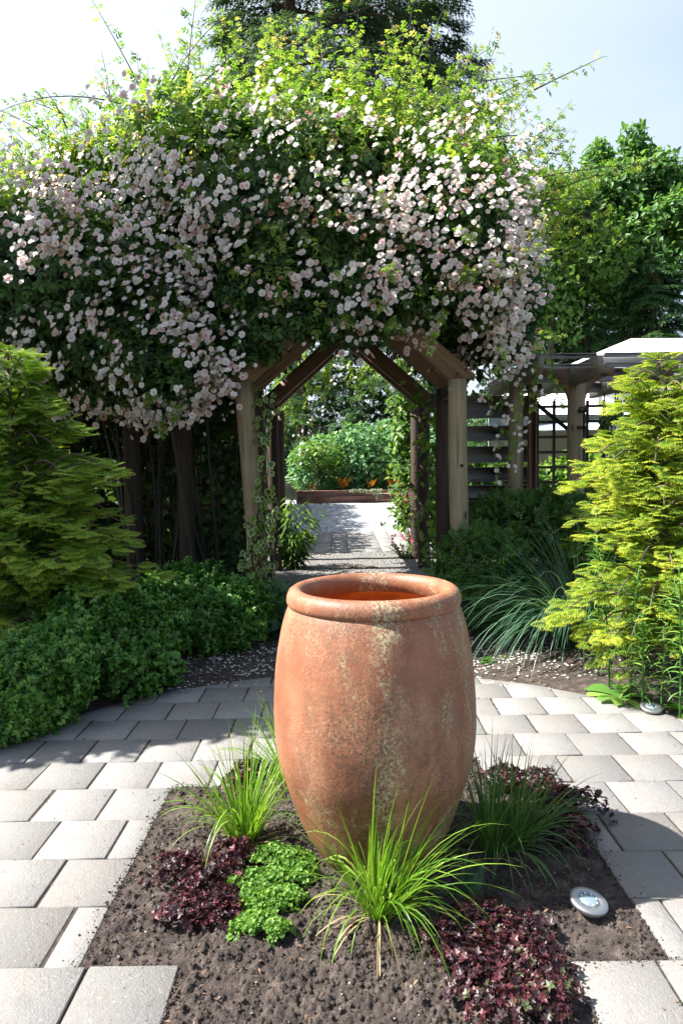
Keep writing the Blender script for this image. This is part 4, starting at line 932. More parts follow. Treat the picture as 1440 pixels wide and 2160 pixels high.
hgt = a[2]; m = M('frosted panel'); m.col((.50, .60, .70)).rough(.4)
put(Geo().box(((a[0]+b[0])/2, 12.45, hgt-.17), ((b[0]-a[0])/2, .02, .13), bev=.004), 'front_panel', m.m, cf)
put(Geo().box(((a[0]+b[0])/2, 12.46, (hgt-.31)/2), ((b[0]-a[0])/2, .03, (hgt-.31)/2), bev=.004), 'front_wall', MT['palewall'], cf)
# big leaved plants in sun behind trellis
hb_ = leafy('border_plant', (W(1160, 1020, 9.6)[0], 9.6, 0), .75, .5, 160, oval(.55), .28, 'lime', 'bright leafy plant in sun low behind the trellis', 'plant', 14, down=.1)
hb_ = leafy('border_plant', (W(1250, 1020, 9.8)[0], 9.8, 0), .7, .5, 130, oval(.55), .28, 'lime', 'bright leafy plant behind the trellis, right of the pergola post', 'plant', 14, down=.1)
vg = thing('grape_vine', (W(1330, 900, 8.4)[0], 8.4, 0), 'bright green vine on the trellis behind the golden cypress', 'vine'); g = Geo(); n = 700
P = np.array([W(R.uniform(1250, 1440), R.uniform(835, 1000), 8.42+R.normal(0, .05)) for i in range(n)]); k = noise(P*3, 5) > .42
leaves_at(g, OVAL, P[k], np.tile([0, -1., 0], (k.sum(), 1)), .10, .7, .4); put(g, 'foliage', MT['litgreen'], vg)
g = Geo(); 
for i in range(6): 
    x = R.uniform(3.1, 4.2); t = np.linspace(0, 1, 7)[:, None]; g.tube(np.array([x, 8.4, 0])+t*np.array([R.normal(0, .3), .0, 2.4])+np.sin(t*6)*np.array([.05, 0, 0]), .009, 5)
put(g, 'stem', MT['cane'], vg)

# ================================================================== CYPRESSES
def cypress(name, branches, mt, label, base, T=SPRAY, ss=.2, trunk=.05, tops=None, rust=0, rn=(.06, .88)):
    """branches: (start, end) points; flat sprays drooping at the tips"""
    t = thing(name, base, label, 'cypress'); g = Geo(); gw = Geo()
    for (p0, p1, wid) in branches:
        p0, p1 = np.asarray(p0), np.asarray(p1); L = np.linalg.norm(p1-p0); d = unit(p1-p0); sd = unit(np.cross(d, [0, 0, 1.])); u = np.linspace(0, 1, 7)[:, None]
        pts = p0+(p1-p0)*u+np.array([0, 0, 1.])*(L*.22*np.sin(u*math.pi)-.05*u**3)
        gw.tube(pts, np.linspace(.012, .004, 7), 5, cap=False)
        n = int(16+L*wid*300); tt = R.random(n)**.65; q = np.stack([np.interp(tt, u[:, 0], pts[:, k]) for k in range(3)], 1)
        sg = R.choice([-1, 1], n)[:, None]; off = R.random(n)[:, None]*wid*(1.05-tt[:, None]*.85)
        q = q+sd*sg*off-np.array([0, 0, 1])*off*off*.6+R.normal(0, .018, (n, 3))
        edge = np.clip(.55*tt+.6*off[:, 0]/wid, 0, 1.1)
        D = unit(d*np.array([1, 1, .3])+sd*sg*(off/wid*1.2+.1)+rv(n)*.16+np.array([0, 0, 1])*(.25-1.15*edge**1.6*R.uniform(.5, 1.2, n))[:, None])
        kp = fbm(q*5.5, 2, 31) > .44; q, D, tt, off, edge = q[kp], D[kp], tt[kp], off[kp], edge[kp]; n = len(q)
        out = np.clip(.25+.55*tt+.35*(off[:, 0]/wid)+R.normal(0, .14, n), 0, 1)
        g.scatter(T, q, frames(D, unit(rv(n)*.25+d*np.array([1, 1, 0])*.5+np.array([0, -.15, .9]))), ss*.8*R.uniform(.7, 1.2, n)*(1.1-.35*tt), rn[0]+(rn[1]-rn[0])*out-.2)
    hh = tops or 1.5; n = int(260*hh); zz = R.random(n)**.8*hh*.95+.1; a = R.uniform(0, 6.28, n); rr = (.08+.34*R.random(n))*(1.05-zz/hh*.8)
    q = np.c_[base[0]+np.cos(a)*rr, base[1]+np.sin(a)*rr, zz]; g.scatter(T, q, frames(unit(np.c_[np.cos(a), np.sin(a), R.uniform(-.3, .5, n)]), unit(rv(n)*.4+[0, 0, 1])), ss*R.uniform(.7, 1.2, n), R.random(n)*.45)
    put(g, 'foliage', mt, t)
    if trunk: gw.tube([np.array(base), np.array(base)+[0, 0, tops or 1.5]], [trunk, .01], 8)
    put(gw, 'branch', MT['bark'], t); return t
def auto_branches(cx, cy, h, r, n, z0=.15, wid=.2, toward=None, power=.7, up=.25):
    br = []
    for i in range(n):
        f = (i+R.random())/n; z = z0+(h-z0)*f; a = i*2.399+R.normal(0, .25); L = r*(1-f)**power*R.uniform(.7, 1.15)+.08
        p0 = np.array([cx, cy, z-.12*L]); p1 = np.array([cx+math.cos(a)*L, cy+math.sin(a)*L, z+L*up*R.uniform(-.2, 1)]); br.append((p0, p1, wid*(.45+.6*(1-f))*R.uniform(.8, 1.2)))
    return br
def toward(br, cx, cy, pts):
    for (px, py, Y, wd) in pts:
        e = W(px, py, Y); br.append((np.array([cx, cy, max(.2, e[2]-.25)]), e, wd))
    return br
# right golden cypress: two leaders
rb = W(1425, 760, 5.3); b = auto_branches(rb[0], 5.5, W(1385, 745, 5.4)[2], .92, 34, .8, .24)
toward(b, rb[0], 5.5, [(1215, 1000, 5., .2), (1258, 945, 5.1, .2), (1325, 800, 5.3, .12), (1330, 900, 5., .2), (1250, 1060, 4.9, .2), (1380, 960, 4.8, .2), (1420, 850, 5, .2), (1270, 980, 4.8, .22), (1320, 1040, 4.8, .22), (1400, 1050, 4.7, .22), (1440, 1000, 4.8, .22)])
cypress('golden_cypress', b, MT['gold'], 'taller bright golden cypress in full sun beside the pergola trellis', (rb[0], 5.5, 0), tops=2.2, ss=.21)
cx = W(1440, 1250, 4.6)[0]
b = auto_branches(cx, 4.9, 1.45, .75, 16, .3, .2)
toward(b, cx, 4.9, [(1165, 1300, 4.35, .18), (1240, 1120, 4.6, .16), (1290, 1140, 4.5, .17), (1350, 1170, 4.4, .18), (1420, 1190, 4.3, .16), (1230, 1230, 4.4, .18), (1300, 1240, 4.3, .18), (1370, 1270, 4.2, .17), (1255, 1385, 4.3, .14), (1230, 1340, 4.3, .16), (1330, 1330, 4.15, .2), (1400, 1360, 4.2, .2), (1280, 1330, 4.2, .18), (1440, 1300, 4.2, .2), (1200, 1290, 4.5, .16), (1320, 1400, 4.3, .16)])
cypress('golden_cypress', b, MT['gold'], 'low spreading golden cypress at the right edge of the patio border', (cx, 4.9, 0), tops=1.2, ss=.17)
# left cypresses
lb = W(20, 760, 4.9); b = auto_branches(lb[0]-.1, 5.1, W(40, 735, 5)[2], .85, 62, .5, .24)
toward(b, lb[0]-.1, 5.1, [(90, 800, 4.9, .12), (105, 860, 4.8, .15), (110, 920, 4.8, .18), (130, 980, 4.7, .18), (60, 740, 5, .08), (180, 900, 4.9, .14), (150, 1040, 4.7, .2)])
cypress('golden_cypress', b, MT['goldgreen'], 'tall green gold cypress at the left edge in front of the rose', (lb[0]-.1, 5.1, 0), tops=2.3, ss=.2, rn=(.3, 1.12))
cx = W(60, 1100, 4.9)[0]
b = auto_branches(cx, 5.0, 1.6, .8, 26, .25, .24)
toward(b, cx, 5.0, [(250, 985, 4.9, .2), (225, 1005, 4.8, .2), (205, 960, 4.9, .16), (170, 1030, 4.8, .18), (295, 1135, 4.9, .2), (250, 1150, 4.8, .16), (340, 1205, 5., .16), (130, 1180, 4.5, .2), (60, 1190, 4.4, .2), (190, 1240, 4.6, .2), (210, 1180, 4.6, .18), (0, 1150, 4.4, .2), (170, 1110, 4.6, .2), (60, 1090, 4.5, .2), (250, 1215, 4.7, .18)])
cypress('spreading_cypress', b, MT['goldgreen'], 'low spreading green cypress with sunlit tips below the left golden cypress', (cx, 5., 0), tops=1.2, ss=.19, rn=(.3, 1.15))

tree('lilac', -4.5, 4.6, 5.2, [((-4.4, 4.4, 3.8), (1.1, .5, .72)), ((-4.5, 4.3, 2.7), (1., .7, .9))], 14000, MT['tree'], 'tall lilac standing left of the patio, shading the left border', T=OVAL, size=.13, trunk=.07, s=(.3, 1.05), lump=.16)
tree('birch', -4.6, 5.9, 7.6, [((-4.4, 5.85, 6.5), (1.5, .5, .9)), ((-4.9, 6.0, 6.0), (.9, .5, .8))], 9000, MT['tree'], 'slender birch behind the lilac left of the patio', T=OVAL, size=.12, trunk=.08, s=(.3, 1.05))
# ================================================================== LOW SHRUBS
_c = []
for i in range(7):
    a = i*.9; _c.append(xf(kite(.55, .6, .12, .25), (math.sin(a)*.18, .12*i, .06*math.cos(a)), a, .2+.2*math.sin(i*2.), .5*math.sin(i*3.), .42, tt=i/6))
    _c.append(xf(kite(.5, .6, .15, .3), (-math.sin(a)*.2, .11*i, .1), -a, .5, .4*math.cos(i), .36, tt=i/6))
CURL = join(_c)
def curlshrub(E, n, label, size=.095, mt='curl'):
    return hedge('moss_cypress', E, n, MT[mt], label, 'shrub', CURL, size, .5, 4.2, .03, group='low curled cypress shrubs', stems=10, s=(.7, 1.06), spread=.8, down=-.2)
curlshrub([EL(70, 1440, 4.15, 100, 100, .35), EL(10, 1480, 4.0, 90, 90, .3), EL(120, 1385, 4.3, 70, 60, .3)], 5400, 'low curled evergreen shrub nearest the left patio edge')
curlshrub([EL(260, 1370, 4.9, 110, 100, .4), EL(190, 1330, 4.8, 90, 80, .4), EL(310, 1320, 5., 80, 80, .35)], 5400, 'low curled evergreen shrub, middle of three along the left border')
curlshrub([EL(430, 1290, 5.8, 110, 75, .4), EL(500, 1310, 5.9, 50, 60, .3), EL(370, 1260, 5.9, 60, 50, .35)], 4680, 'low curled evergreen shrub nearest the left arch post')
# hosta-like round leaves by the left post
hosta = thing('epimedium', W(565, 1360, 6.1)*[1, 1, 0], 'dark round leaved ground cover between the left shrubs and the urn', 'plant'); g = Geo(); n = 420
P = np.array([W(R.uniform(515, 600), R.uniform(1225, 1370), 6.2+R.normal(0, .15)) for i in range(n)]); leaves_at(g, oval(.9, .05, .15), P, np.tile([0, -.6, .8], (n, 1)), .085, .7, .5); put(g, 'foliage', MT['hosta'], hosta)
# boxleaf shrubs at right
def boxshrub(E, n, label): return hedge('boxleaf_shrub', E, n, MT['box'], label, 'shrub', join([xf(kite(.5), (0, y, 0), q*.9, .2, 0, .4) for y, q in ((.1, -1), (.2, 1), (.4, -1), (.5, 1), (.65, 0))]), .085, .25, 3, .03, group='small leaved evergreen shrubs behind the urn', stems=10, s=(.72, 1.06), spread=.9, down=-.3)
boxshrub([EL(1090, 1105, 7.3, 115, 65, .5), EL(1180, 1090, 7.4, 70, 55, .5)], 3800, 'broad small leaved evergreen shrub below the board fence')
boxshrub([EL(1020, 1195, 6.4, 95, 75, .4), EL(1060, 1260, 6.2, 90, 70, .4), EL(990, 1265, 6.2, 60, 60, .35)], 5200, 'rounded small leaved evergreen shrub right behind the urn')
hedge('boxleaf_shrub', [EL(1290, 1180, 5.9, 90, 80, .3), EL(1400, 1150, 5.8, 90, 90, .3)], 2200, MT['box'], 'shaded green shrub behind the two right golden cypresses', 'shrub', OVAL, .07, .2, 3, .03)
# miscanthus
def blades(P0, D0, L, w_, droop, k=7, fold=0., out=None, rnd=None, twist=0):
    n = len(P0); u = np.linspace(0, 1, k); D0 = unit(D0); H = D0*np.array([1, 1, 0]); H = unit(H+1e-6)
    c = np.empty((n, k, 3)); p = P0.copy(); d = D0.copy(); c[:, 0] = p
    for i in range(1, k):
        d = unit(d+np.array([0, 0, -1.])*(droop*(.35+1.2*i/k))[:, None]/(k-1)); p = p+d*(L/(k-1))[:, None]; c[:, i] = p
    t = np.gradient(c, axis=1); sd = unit(np.cross(t, np.array([0, 0, 1.])))
    jit = rv(n)[:, None]*.5; sd = unit(sd+jit)
    wd = (w_[:, None]*np.interp(u, [0, .15, .6, 1], [.7, 1, .8, .04])[None])[..., None]
    V = np.stack([c-sd*wd, c+sd*wd], 2).reshape(n, -1, 3)
    f = np.array([[2*i, 2*i+1, 2*i+3, 2*i+2] for i in range(k-1)]); F = f[None]+(np.arange(n)*2*k)[:, None, None]
    r = R.random(n) if rnd is None else rnd
    return V.reshape(-1, 3), F.reshape(-1, 4), np.repeat(r, k-1)
mz = thing('ornamental_grass', W(1190, 1330, 5.9)*[1, 1, 0], 'fountain of arching blue green ornamental grass behind the urn at right', 'ornamental grass')
b0 = W(1215, 1320, 5.7)*[1, 1, 0]; n = 620; a = R.uniform(0, 6.28, n); r = R.random(n)**.5*.12
P0 = b0+np.c_[np.cos(a)*r, np.sin(a)*r, 0*a]; D0 = np.c_[np.cos(a)*.5-.18, np.sin(a)*.4-.1, np.full(n, 1.1)]*1.; D0 += R.normal(0, .12, D0.shape)
V, F, rr_ = blades(P0, D0, R.uniform(.85, 1.45, n), np.full(n, .0055), R.uniform(1.2, 3.0, n), 10); put(Geo().add(V, F, rr_), 'blades', MT['misc'], mz)
# lilies
def lily(px, py, Y, h, label, lean=0., n=70):
    b = G(px, py) if py else None; b = np.array([b[0], b[1], 0]) if Y is None else W(px, py, Y)*[1, 1, 0]
    t = thing('lily', b, label, 'lily', 'leafy lily stems by the golden cypress'); u = np.linspace(0, 1, 8)[:, None]; pts = np.array([lean, -.05, 0])*u**2+np.array([0, 0, h])*u
    Geo().tube(pts, np.linspace(.008, .004, 8), 6).build('stem', MT['lily'], t)
    tt = np.linspace(.12, 1, n); q = np.c_[lean*tt**2, -.05*tt**2, h*tt]; a = np.arange(n)*2.4
    D = np.c_[np.cos(a), np.sin(a), np.interp(tt, [0, 1], [.1, .9])+R.normal(0, .12, n)]
    V, F, r = blades(q, D, R.uniform(.10, .17, n)*np.interp(tt, [0, .8, 1], [1, 1, .7]), np.full(n, .006), R.uniform(.8, 1.6, n), 5); Geo().add(V, F, r).build('leaves', MT['lily'], t)
lily(1262, 1330, 4.9, W(1250, 1120, 4.8)[2], 'tallest lily stem with whorled leaves in front of the ornamental grass', -.05, 90)
lily(1285, 1330, 4.6, 1.05, 'lily stem leaning left over the low golden cypress', -.12, 80)
lily(1355, 1440, 4.25, .62, 'short lily stem right of the broad leaved primrose', -.03, 70); lily(1395, 1440, 4.3, .85, 'lily stem rising through the cypress above the edge light', .05, 70)
lily(1435, 1420, 4.1, .95, 'lily stem at the right picture edge', -.05, 70); lily(1330, 1400, 4.4, .9, 'slender lily stem among the drooping golden sprays', .02, 60)
# broad leaved primrose & small plants
def rosette(b, n, L, w_, mt, label, name='primrose', cat='plant', tilt=.5, grp=None):
    t = thing(name, b, label, cat, grp); a = np.arange(n)*2.4; D = np.c_[np.cos(a), np.sin(a), np.full(n, tilt)+R.normal(0, .25, n)]; g = Geo()
    k = 6; P0 = np.zeros((n, 3)); Ls = L*R.uniform(.7, 1.1, n); dr = R.uniform(.6, 1.6, n)
    V, F, r = blades(P0, D, Ls, np.full(n, w_), dr, k)
    V = V.reshape(n, k, 2, 3); c = V.mean(2, keepdims=True); s = np.array([.15, .3, .8, 1.1, .95, .1])[None, :, None, None]/np.interp(np.linspace(0, 1, k), [0, .15, .6, 1], [.7, 1, .8, .04])[None, :, None, None]
    Geo().add((c+(V-c)*s).reshape(-1, 3), F, r).build('leaves', MT[mt], t); return t
rosette(W(1305, 1450, 4.45)*[1, 1, 0], 14, .24, .042, 'lily', 'broad leaved primrose at the foot of the low golden cypress')
rosette(W(1055, 1365, 5.3)*[1, 1, 0], 16, .20, .035, 'box', 'small leafy seedling among fallen petals behind the urn', 'foxglove_seedling')
rosette(W(1450, 1440, 4.2)*[1, 1, 0], 10, .2, .035, 'lime', 'yellow green primrose at the right edge above the edge light')

# ================================================================== IVY on the left post
_v = T_([[0, 0, 0], [-.42, .25, .03], [-.40, .5, .02], [0, 1, -.12], [.40, .5, .02], [.42, .25, .03]], [[0, 3, 2, 1], [0, 5, 4, 3]], [.7, .7])
_i = T_([[0, .08, .012], [-.28, .3, .04], [0, .82, -.07], [.28, .3, .04]], [[0, 3, 2, 1]], [.2]); IVY = join([_v, _i])
ivy = thing('variegated_ivy', (AX-hs+.3, 6.95, 0), 'variegated ivy with cream edged leaves climbing the left front post', 'ivy'); g = Geo(); gs = Geo()
for i in range(16):
    x0 = R.uniform(505, 585); x1 = R.uniform(545, 575); y1 = R.uniform(860, 1130) if i > 4 else R.uniform(800, 900); Yv = R.uniform(6.7, 7.05)
    u = np.linspace(0, 1, 12)[:, None]; a = W(x0, 1250, Yv); b = W(x1+(1250-y1)*-.02, y1, Yv+(.15 if y1 < 950 else 0)); pts = a+(b-a)*u+np.sin(u*7+i)*np.array([.05, .02, 0]); gs.tube(pts, .005, 5, cap=False)
    n = int(9+9*np.linalg.norm(b-a)); tt = R.random(n); q = np.stack([np.interp(tt, u[:, 0], pts[:, k]) for k in range(3)], 1)+rv(n)*.06+np.array([0, -.04, 0])
    g.scatter(IVY, q, frames(unit(rv(n)*.7+[0, -.1, -.7]), unit(rv(n)*.5+[-.3, -.9, .3])), R.uniform(.055, .10, n), R.random(n)**3*.6)
put(g, 'leaves', MT['ivy'], ivy); put(gs, 'stem', MT['cane'], ivy)

# ================================================================== BED PLANTS
def tuft(x, y, n, L, mt, label, lean=(0, 0), spread=.55, w_=.0036, r0=.05):
    z = float(bedz(np.array([x]), np.array([y]))[0])-.005; t = thing('garlic_chives', (x, y, z), label, 'grass clump', 'grassy clumps round the urn')
    a = R.uniform(0, 6.28, n); r = np.sqrt(R.random(n))*r0; P0 = np.c_[np.cos(a)*r, np.sin(a)*r, 0*a]
    sp = R.random(n)**.8*spread; D = np.c_[np.cos(a)*sp+lean[0], np.sin(a)*sp*.8+lean[1], np.ones(n)]+R.normal(0, .06, (n, 3))
    Ls = L*R.uniform(.45, 1.1, n); V, F, r_ = blades(P0, D, Ls, np.full(n, w_)*R.uniform(.7, 1.2, n), R.uniform(.3, 1.1, n)*(1+2.6*(R.random(n) < .4))*(.6+sp), 10)
    Geo().add(V, F, r_).build('blades', MT[mt], t)
    g = Geo()
    for i in range(n//7):
        aa = R.uniform(0, 6.28); rr = math.sqrt(R.random())*r0; g.tube([[math.cos(aa)*rr, math.sin(aa)*rr, -.01], [math.cos(aa)*rr*1.2, math.sin(aa)*rr*1.2, .07]], [.005, .003], 6, rnd=1)
    g.build('stalks', MT['blade'], t)
    n = max(5, n//14); a = R.uniform(0, 6.28, n); D = np.c_[np.cos(a), np.sin(a), R.uniform(.1, .6, n)]
    V, F, r_ = blades(np.c_[np.cos(a)*r0, np.sin(a)*r0, 0*a+.01], D, L*R.uniform(.3, .6, n), np.full(n, w_*.8), R.uniform(1, 2.2, n), 7); Geo().add(V, F, r_).build('dead_blades', MT['straw'], t); return t
def B(px, py): q = G(px, py, .01); return q[0], q[1]
x, y = B(515, 1778); tuft(x, y, 170, .52, 'blade', 'upright bright grassy clump left of the urn', (-.05, 0), .62)
x, y = B(800, 1935); tuft(x, y, 230, .52, 'blade', 'bright grassy clump in front of the urn, arching right', (.18, -.08), .85, r0=.055)
x, y = B(1040, 1800); tuft(x, y, 160, .50, 'bladeshade', 'darker grassy clump in shade right of the urn', (.12, .0), .75)
x, y = B(1090, 1790); tuft(x, y, 80, .5, 'bladeshade', 'smaller dark grassy tuft joined beside the shaded clump', (.15, .05), .8, r0=.03)
x, y = B(612, 1650); tuft(x, y, 110, .48, 'blade', 'thin grassy clump peeping out behind the urn at left', (-.22, .1), .7)
# leafy mounds
_r = []
for i in range(5): _r.append(xf(oval(.62, .05, .12), (0, .04, i*.03), i*2.5, .35, 0, .8-.06*i))
ROS = join(_r)
def mound(name, cs, n, mt, label, T=ROS, size=.03, rnd=None, cat='ground cover plant', grp=None, stemc='purple', hgt=.1):
    b = np.mean([[*B(px, py)] for px, py, r in cs], 0); t = thing(name, (b[0], b[1], 0), label, cat, grp); g = Geo(); gs = Geo()
    for px, py, r in cs:
        x, y = B(px, py); m_ = n//len(cs); a = R.uniform(0, 6.28, m_); rr = R.random(m_)**.62*r*1.12*(.86+.22*np.sin(a*3+px)+.14*np.sin(a*7+py)); P = np.c_[x+np.cos(a)*rr, y+np.sin(a)*rr*.8]
        h = hgt*np.sqrt(np.clip(1-(rr/r/1.15)**2, 0, 1))*(.6+.8*fbm(P*14, 2, 2)); z = bedz(P[:, 0], P[:, 1])*0+.005+h*R.uniform(.35, 1, m_)**.5+.008
        N = np.c_[np.cos(a)*rr/r, np.sin(a)*rr/r, np.full(m_, 1.1)]
        g.scatter(T, np.c_[P, z], frames(unit(rv(m_)+N*.1), unit(N+rv(m_)*.4)), size*R.uniform(.6, 1.25, m_), np.clip(R.random(m_)**1.3, 0, 1))
        for i in range(m_//14): gs.tube([[x+R.normal(0, .01), y+R.normal(0, .01), .005], [P[i, 0], P[i, 1], z[i]]], [.0022, .0015], 4, rnd=.9, cap=False)
    put(g, 'foliage', MT[mt], t); put(gs, 'stem', MT[stemc], t); return t
mound('purple_loosestrife', [(380, 1850, .12), (450, 1870, .14), (400, 1935, .12), (500, 1815, .09), (470, 1945, .08)], 1150, 'purple', 'purple leaved ground cover in sun left of the lime green mat', size=.021, hgt=.075)
mound('purple_loosestrife', [(1010, 1950, .12), (1080, 1990, .15), (1120, 2050, .13), (1000, 2060, .12), (1050, 2130, .14), (930, 2010, .09), (1150, 2120, .1)], 1750, 'purplegreen', 'largest purple leaved mat in the front right of the bed', size=.022, hgt=.075)
mound('purple_loosestrife', [(1150, 1730, .15), (1210, 1710, .15), (1130, 1670, .14), (1200, 1770, .12), (1060, 1660, .12)], 1400, 'purple', 'purple leaved ground cover at the right rear of the bed', size=.021, hgt=.10)
mound('purple_loosestrife', [(530, 1640, .10), (500, 1660, .07)], 400, 'purple', 'small purple leaved patch behind the left grassy clump', size=.021, hgt=.075)
_l = join([xf(oval(.7, .08, .1), (0, .02, i*.05), i*1.3, .5, 0, .6) for i in range(5)])
mound('lime_mat', [(570, 1820, .11), (620, 1830, .10), (540, 1880, .11), (530, 1965, .08), (590, 1870, .09), (640, 1860, .06), (560, 1925, .09), (605, 1905, .07), (585, 1975, .05)], 4200, 'lime', 'lime green creeping mat between purple leaves and the urn', T=_l, size=.017, hgt=.055, stemc='lime')
x, y = B(985, 1880); t = thing('yarrow_seedling', (x, y, 0), 'small feathery grey green seedling in shade by the front grassy clump', 'plant')
g = Geo(); n = 22; a = R.uniform(0, 6.28, n); D = np.c_[np.cos(a)*.5, np.sin(a)*.4, np.ones(n)]; g.scatter(spray(7, .1, .05), np.c_[R.normal(0, .02, n), R.normal(0, .02, n), np.zeros(n)], frames(D, unit(rv(n)+[0, -1, 0])), R.uniform(.08, .13, n), R.random(n)); g.build('fronds', MT['misc'], t)

# ================================================================== SOLAR LIGHTS
def disc(px, py, z, tilt, label, s=1.):
    q = G(px, py, z); t = thing('solar_light', (q[0], q[1], q[2]-.012), label, 'solar light', 'round steel garden lights')
    V, F = lathe([(0, -.02), (.045*s, -.02), (.062*s, -.004), (.066*s, .004), (.066*s, .010), (.062*s, .014), (.036*s, .015), (.034*s, .012)], 40); rm = Geo().add(V, F).build('steel_ring', MT['metal'], t, True)
    V, F = lathe([(.0345*s, .011), (.033*s, .016), (.02*s, .018), (.0, .019)], 32); ln = Geo().add(V, F).build('lens', MT['lens'], t, True)
    for i in range(8):
        a = i*math.pi/4+.2; V, F = lathe([(.0032, 0), (.0028, .002), (0, .0025)], 8); o = Geo().add(V, F).build('led', MT['led'], t); o.location = (.028*s*math.cos(a), .028*s*math.sin(a), .0162)
    V, F = lathe([(0, -.05), (.012, -.045), (.014, -.02)], 10); Geo().add(V, F).build('stake', MT['black'], t)
    t.rotation_euler = tilt; return t
disc(1240, 1898, .05, (rad(7), rad(8), 0), 'round steel solar light lying in the shaded soil of the bed')
disc(1372, 1490, .04, (rad(10), rad(-4), .5), 'round steel solar light in the border at the patio edge')

# ================================================================== LITTER
def scatter_flat(name, P, T, size, mt, kind='stuff'):
    n = len(P); g = Geo(); g.scatter(T, P, frames(unit(rv(n)*[1, 1, .15]), unit(rv(n)*.35+[0, 0, 1])), size*R.uniform(.6, 1.3, n)); o = g.build(name, MT[mt]); o['kind'] = kind
    return o
PT = kite(.8, .5, .06)
Ps = []
for (cx_, cy_, sx, sy, n) in ((-.6, 5.35, .6, .25, 700), (1.3, 5.5, .5, .4, 900), (-.3, 6.2, .6, .5, 500), (-1.1, 4.95, .4, .2, 200), (.4, 6.6, .8, .6, 500)):
    Ps.append(np.c_[R.normal(cx_, sx, n), R.normal(cy_, sy, n)])
Ps = np.concatenate(Ps); rr = np.hypot(Ps[:, 0]-PC[0], Ps[:, 1]-PC[1]); z = np.where(rr < PR, .006, soilz(Ps[:, 0], Ps[:, 1])+.008); k = (rr > PR-.02) | (R.random(len(Ps)) < .25)
scatter_flat('fallen_petals', np.c_[Ps, z][k], PT, .024, 'petals')
n = 3000; Ps = np.c_[R.uniform(-3.5, 3.5, n), R.uniform(3.5, 7, n)]; rr = np.hypot(Ps[:, 0]-PC[0], Ps[:, 1]-PC[1]); k = rr > PR-.03; Ps = Ps[k]
scatter_flat('leaf_litter', np.c_[Ps, soilz(Ps[:, 0], Ps[:, 1])+.008], kite(.4, .5, .1), .035, 'litter')
n = 500; a = R.uniform(0, 6.28, n); rr = PR*np.sqrt(R.random(n)); Ps = np.c_[PC[0]+np.cos(a)*rr, PC[1]+np.sin(a)*rr]; k = ~bedmask(Ps)
scatter_flat('paver_crumbs', np.c_[Ps, np.full(len(Ps), .004)][k], kite(.7, .5, .2), .010, 'litter')
# soil crumbs: small irregular lumps on the bed
ico = T_([[1, 0, 0], [0, 1, 0], [-1, 0, 0], [0, -1, 0], [0, 0, .8], [.1, .1, -.8]], [[0, 1, 4, 4], [1, 2, 4, 4], [2, 3, 4, 4], [3, 0, 4, 4]])
ico = (ico[0], np.array([[0, 1, 4], [1, 2, 4], [2, 3, 4], [3, 0, 4], [1, 0, 5], [2, 1, 5], [3, 2, 5], [0, 3, 5]]), np.zeros(8), np.zeros(8, int))
n = 30000; Ps = np.c_[R.uniform(PC[0]-.93, PC[0]+.93, n), R.uniform(1.8, 3.56, n)]; Ps = Ps[bedmask(Ps) & (np.hypot(Ps[:, 0]-POT[0], Ps[:, 1]-POT[1]) > .24)]; n = len(Ps)
g = Geo(); g.scatter(ico, np.c_[Ps, bedz(Ps[:, 0], Ps[:, 1])+.001], frames(rv(n), rv(n)), .0016+.011*R.random(n)**6); o = g.build('soil_crumbs', MT['soil']); o['kind'] = 'stuff'
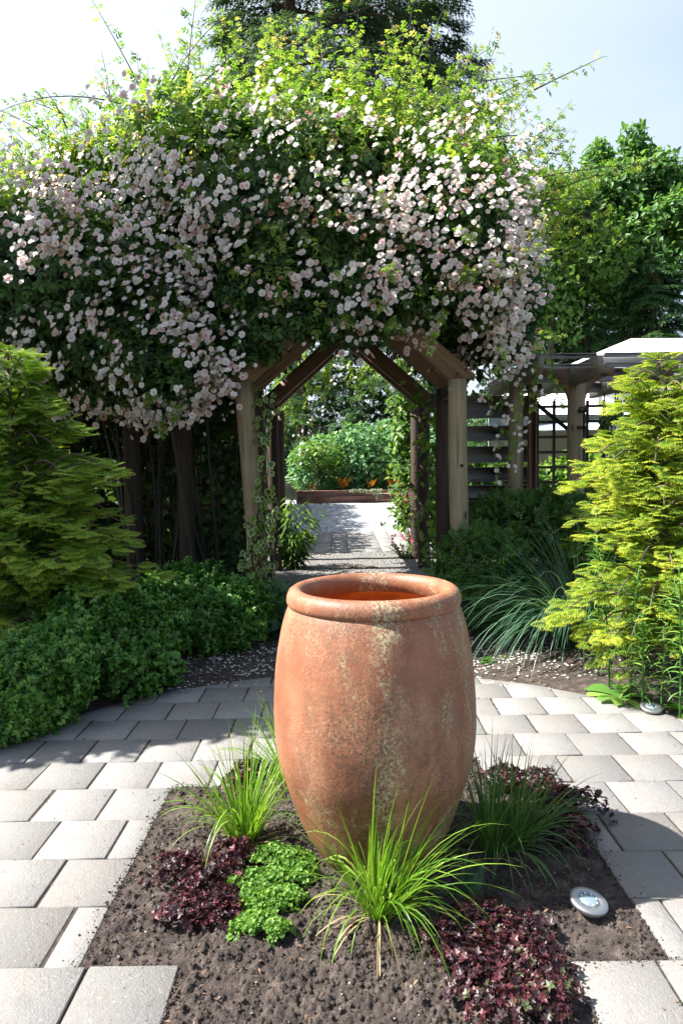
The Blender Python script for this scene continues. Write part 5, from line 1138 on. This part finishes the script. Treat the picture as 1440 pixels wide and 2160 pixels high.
# bits of bark, dry leaves and pebbles lying on the bed
n = 500; Ps = np.c_[R.uniform(PC[0]-.92, PC[0]+.92, n), R.uniform(1.8, 3.54, n)]; Ps = Ps[bedmask(Ps)]
scatter_flat('bark_bits', np.c_[Ps, bedz(Ps[:, 0], Ps[:, 1])+.006], kite(.35, .5, .1), .022, 'litter')
n = 260; Ps = np.c_[R.uniform(PC[0]-.93, PC[0]+.93, n), R.uniform(1.8, 3.56, n)]; Ps = Ps[bedmask(Ps)]; n = len(Ps)
g = Geo(); g.scatter(ico, np.c_[Ps, bedz(Ps[:, 0], Ps[:, 1])+.002], frames(rv(n), rv(n)), .004+.006*R.random(n)**2); o = g.build('pebbles', MT['gravelf']); o['kind'] = 'stuff'
# soil spilled over the bed edge and crumbs, moss and weeds in the paver joints
def edge_pts(n):
    c = [(-.94, 2.075), (-.94, 3.285), (-.62, 3.285), (-.62, 3.585), (.62, 3.585), (.62, 3.285), (.94, 3.285), (.94, 2.075), (.62, 2.075), (.62, 1.77), (-.62, 1.77), (-.62, 2.075)]
    c = np.array(c); d = np.roll(c, -1, 0)-c; L = np.linalg.norm(d, axis=1); i = R.choice(len(c), n, p=L/L.sum()); P = c[i]+d[i]*R.random(n)[:, None]
    return P+R.normal(0, .022, (n, 2))*R.random((n, 1))*1.6+[PC[0], 0]
n = 5200; Ps = edge_pts(n); g = Geo(); g.scatter(ico, np.c_[Ps, np.full(n, .001)], frames(rv(n), rv(n)), .0015+.006*R.random(n)**4); o = g.build('spilled_soil', MT['soil']); o['kind'] = 'stuff'
jp = []
for i in range(900):
    j = R.integers(-1, 10); y = 2.075+j*S_; x = R.uniform(-2, 2.2)
    if R.random() < .5:
        off = 0 if j % 2 == 0 else S_/2; x = -.983+off+round((x+.983-off)/S_)*S_; y = y+R.random()*S_
    if np.hypot(x-PC[0], y-PC[1]) < PR-.03 and not bedmask(np.array([[x, y]]))[0] and noise(np.array([[x*2, y*2]]), 8)[0] > .52: jp.append((x, y))
jp = np.array(jp)+R.normal(0, .003, (len(jp), 2)); jp = np.repeat(jp, 5, 0)+R.normal(0, .006, (len(jp)*5, 2))
n = len(jp); g = Geo(); g.scatter(OVAL, np.c_[jp, np.full(n, -.002)], frames(unit(rv(n)+[0, 0, .6]), rv(n)), R.uniform(.004, .011, n)); o = g.build('joint_moss', MT['box']); o['kind'] = 'stuff'
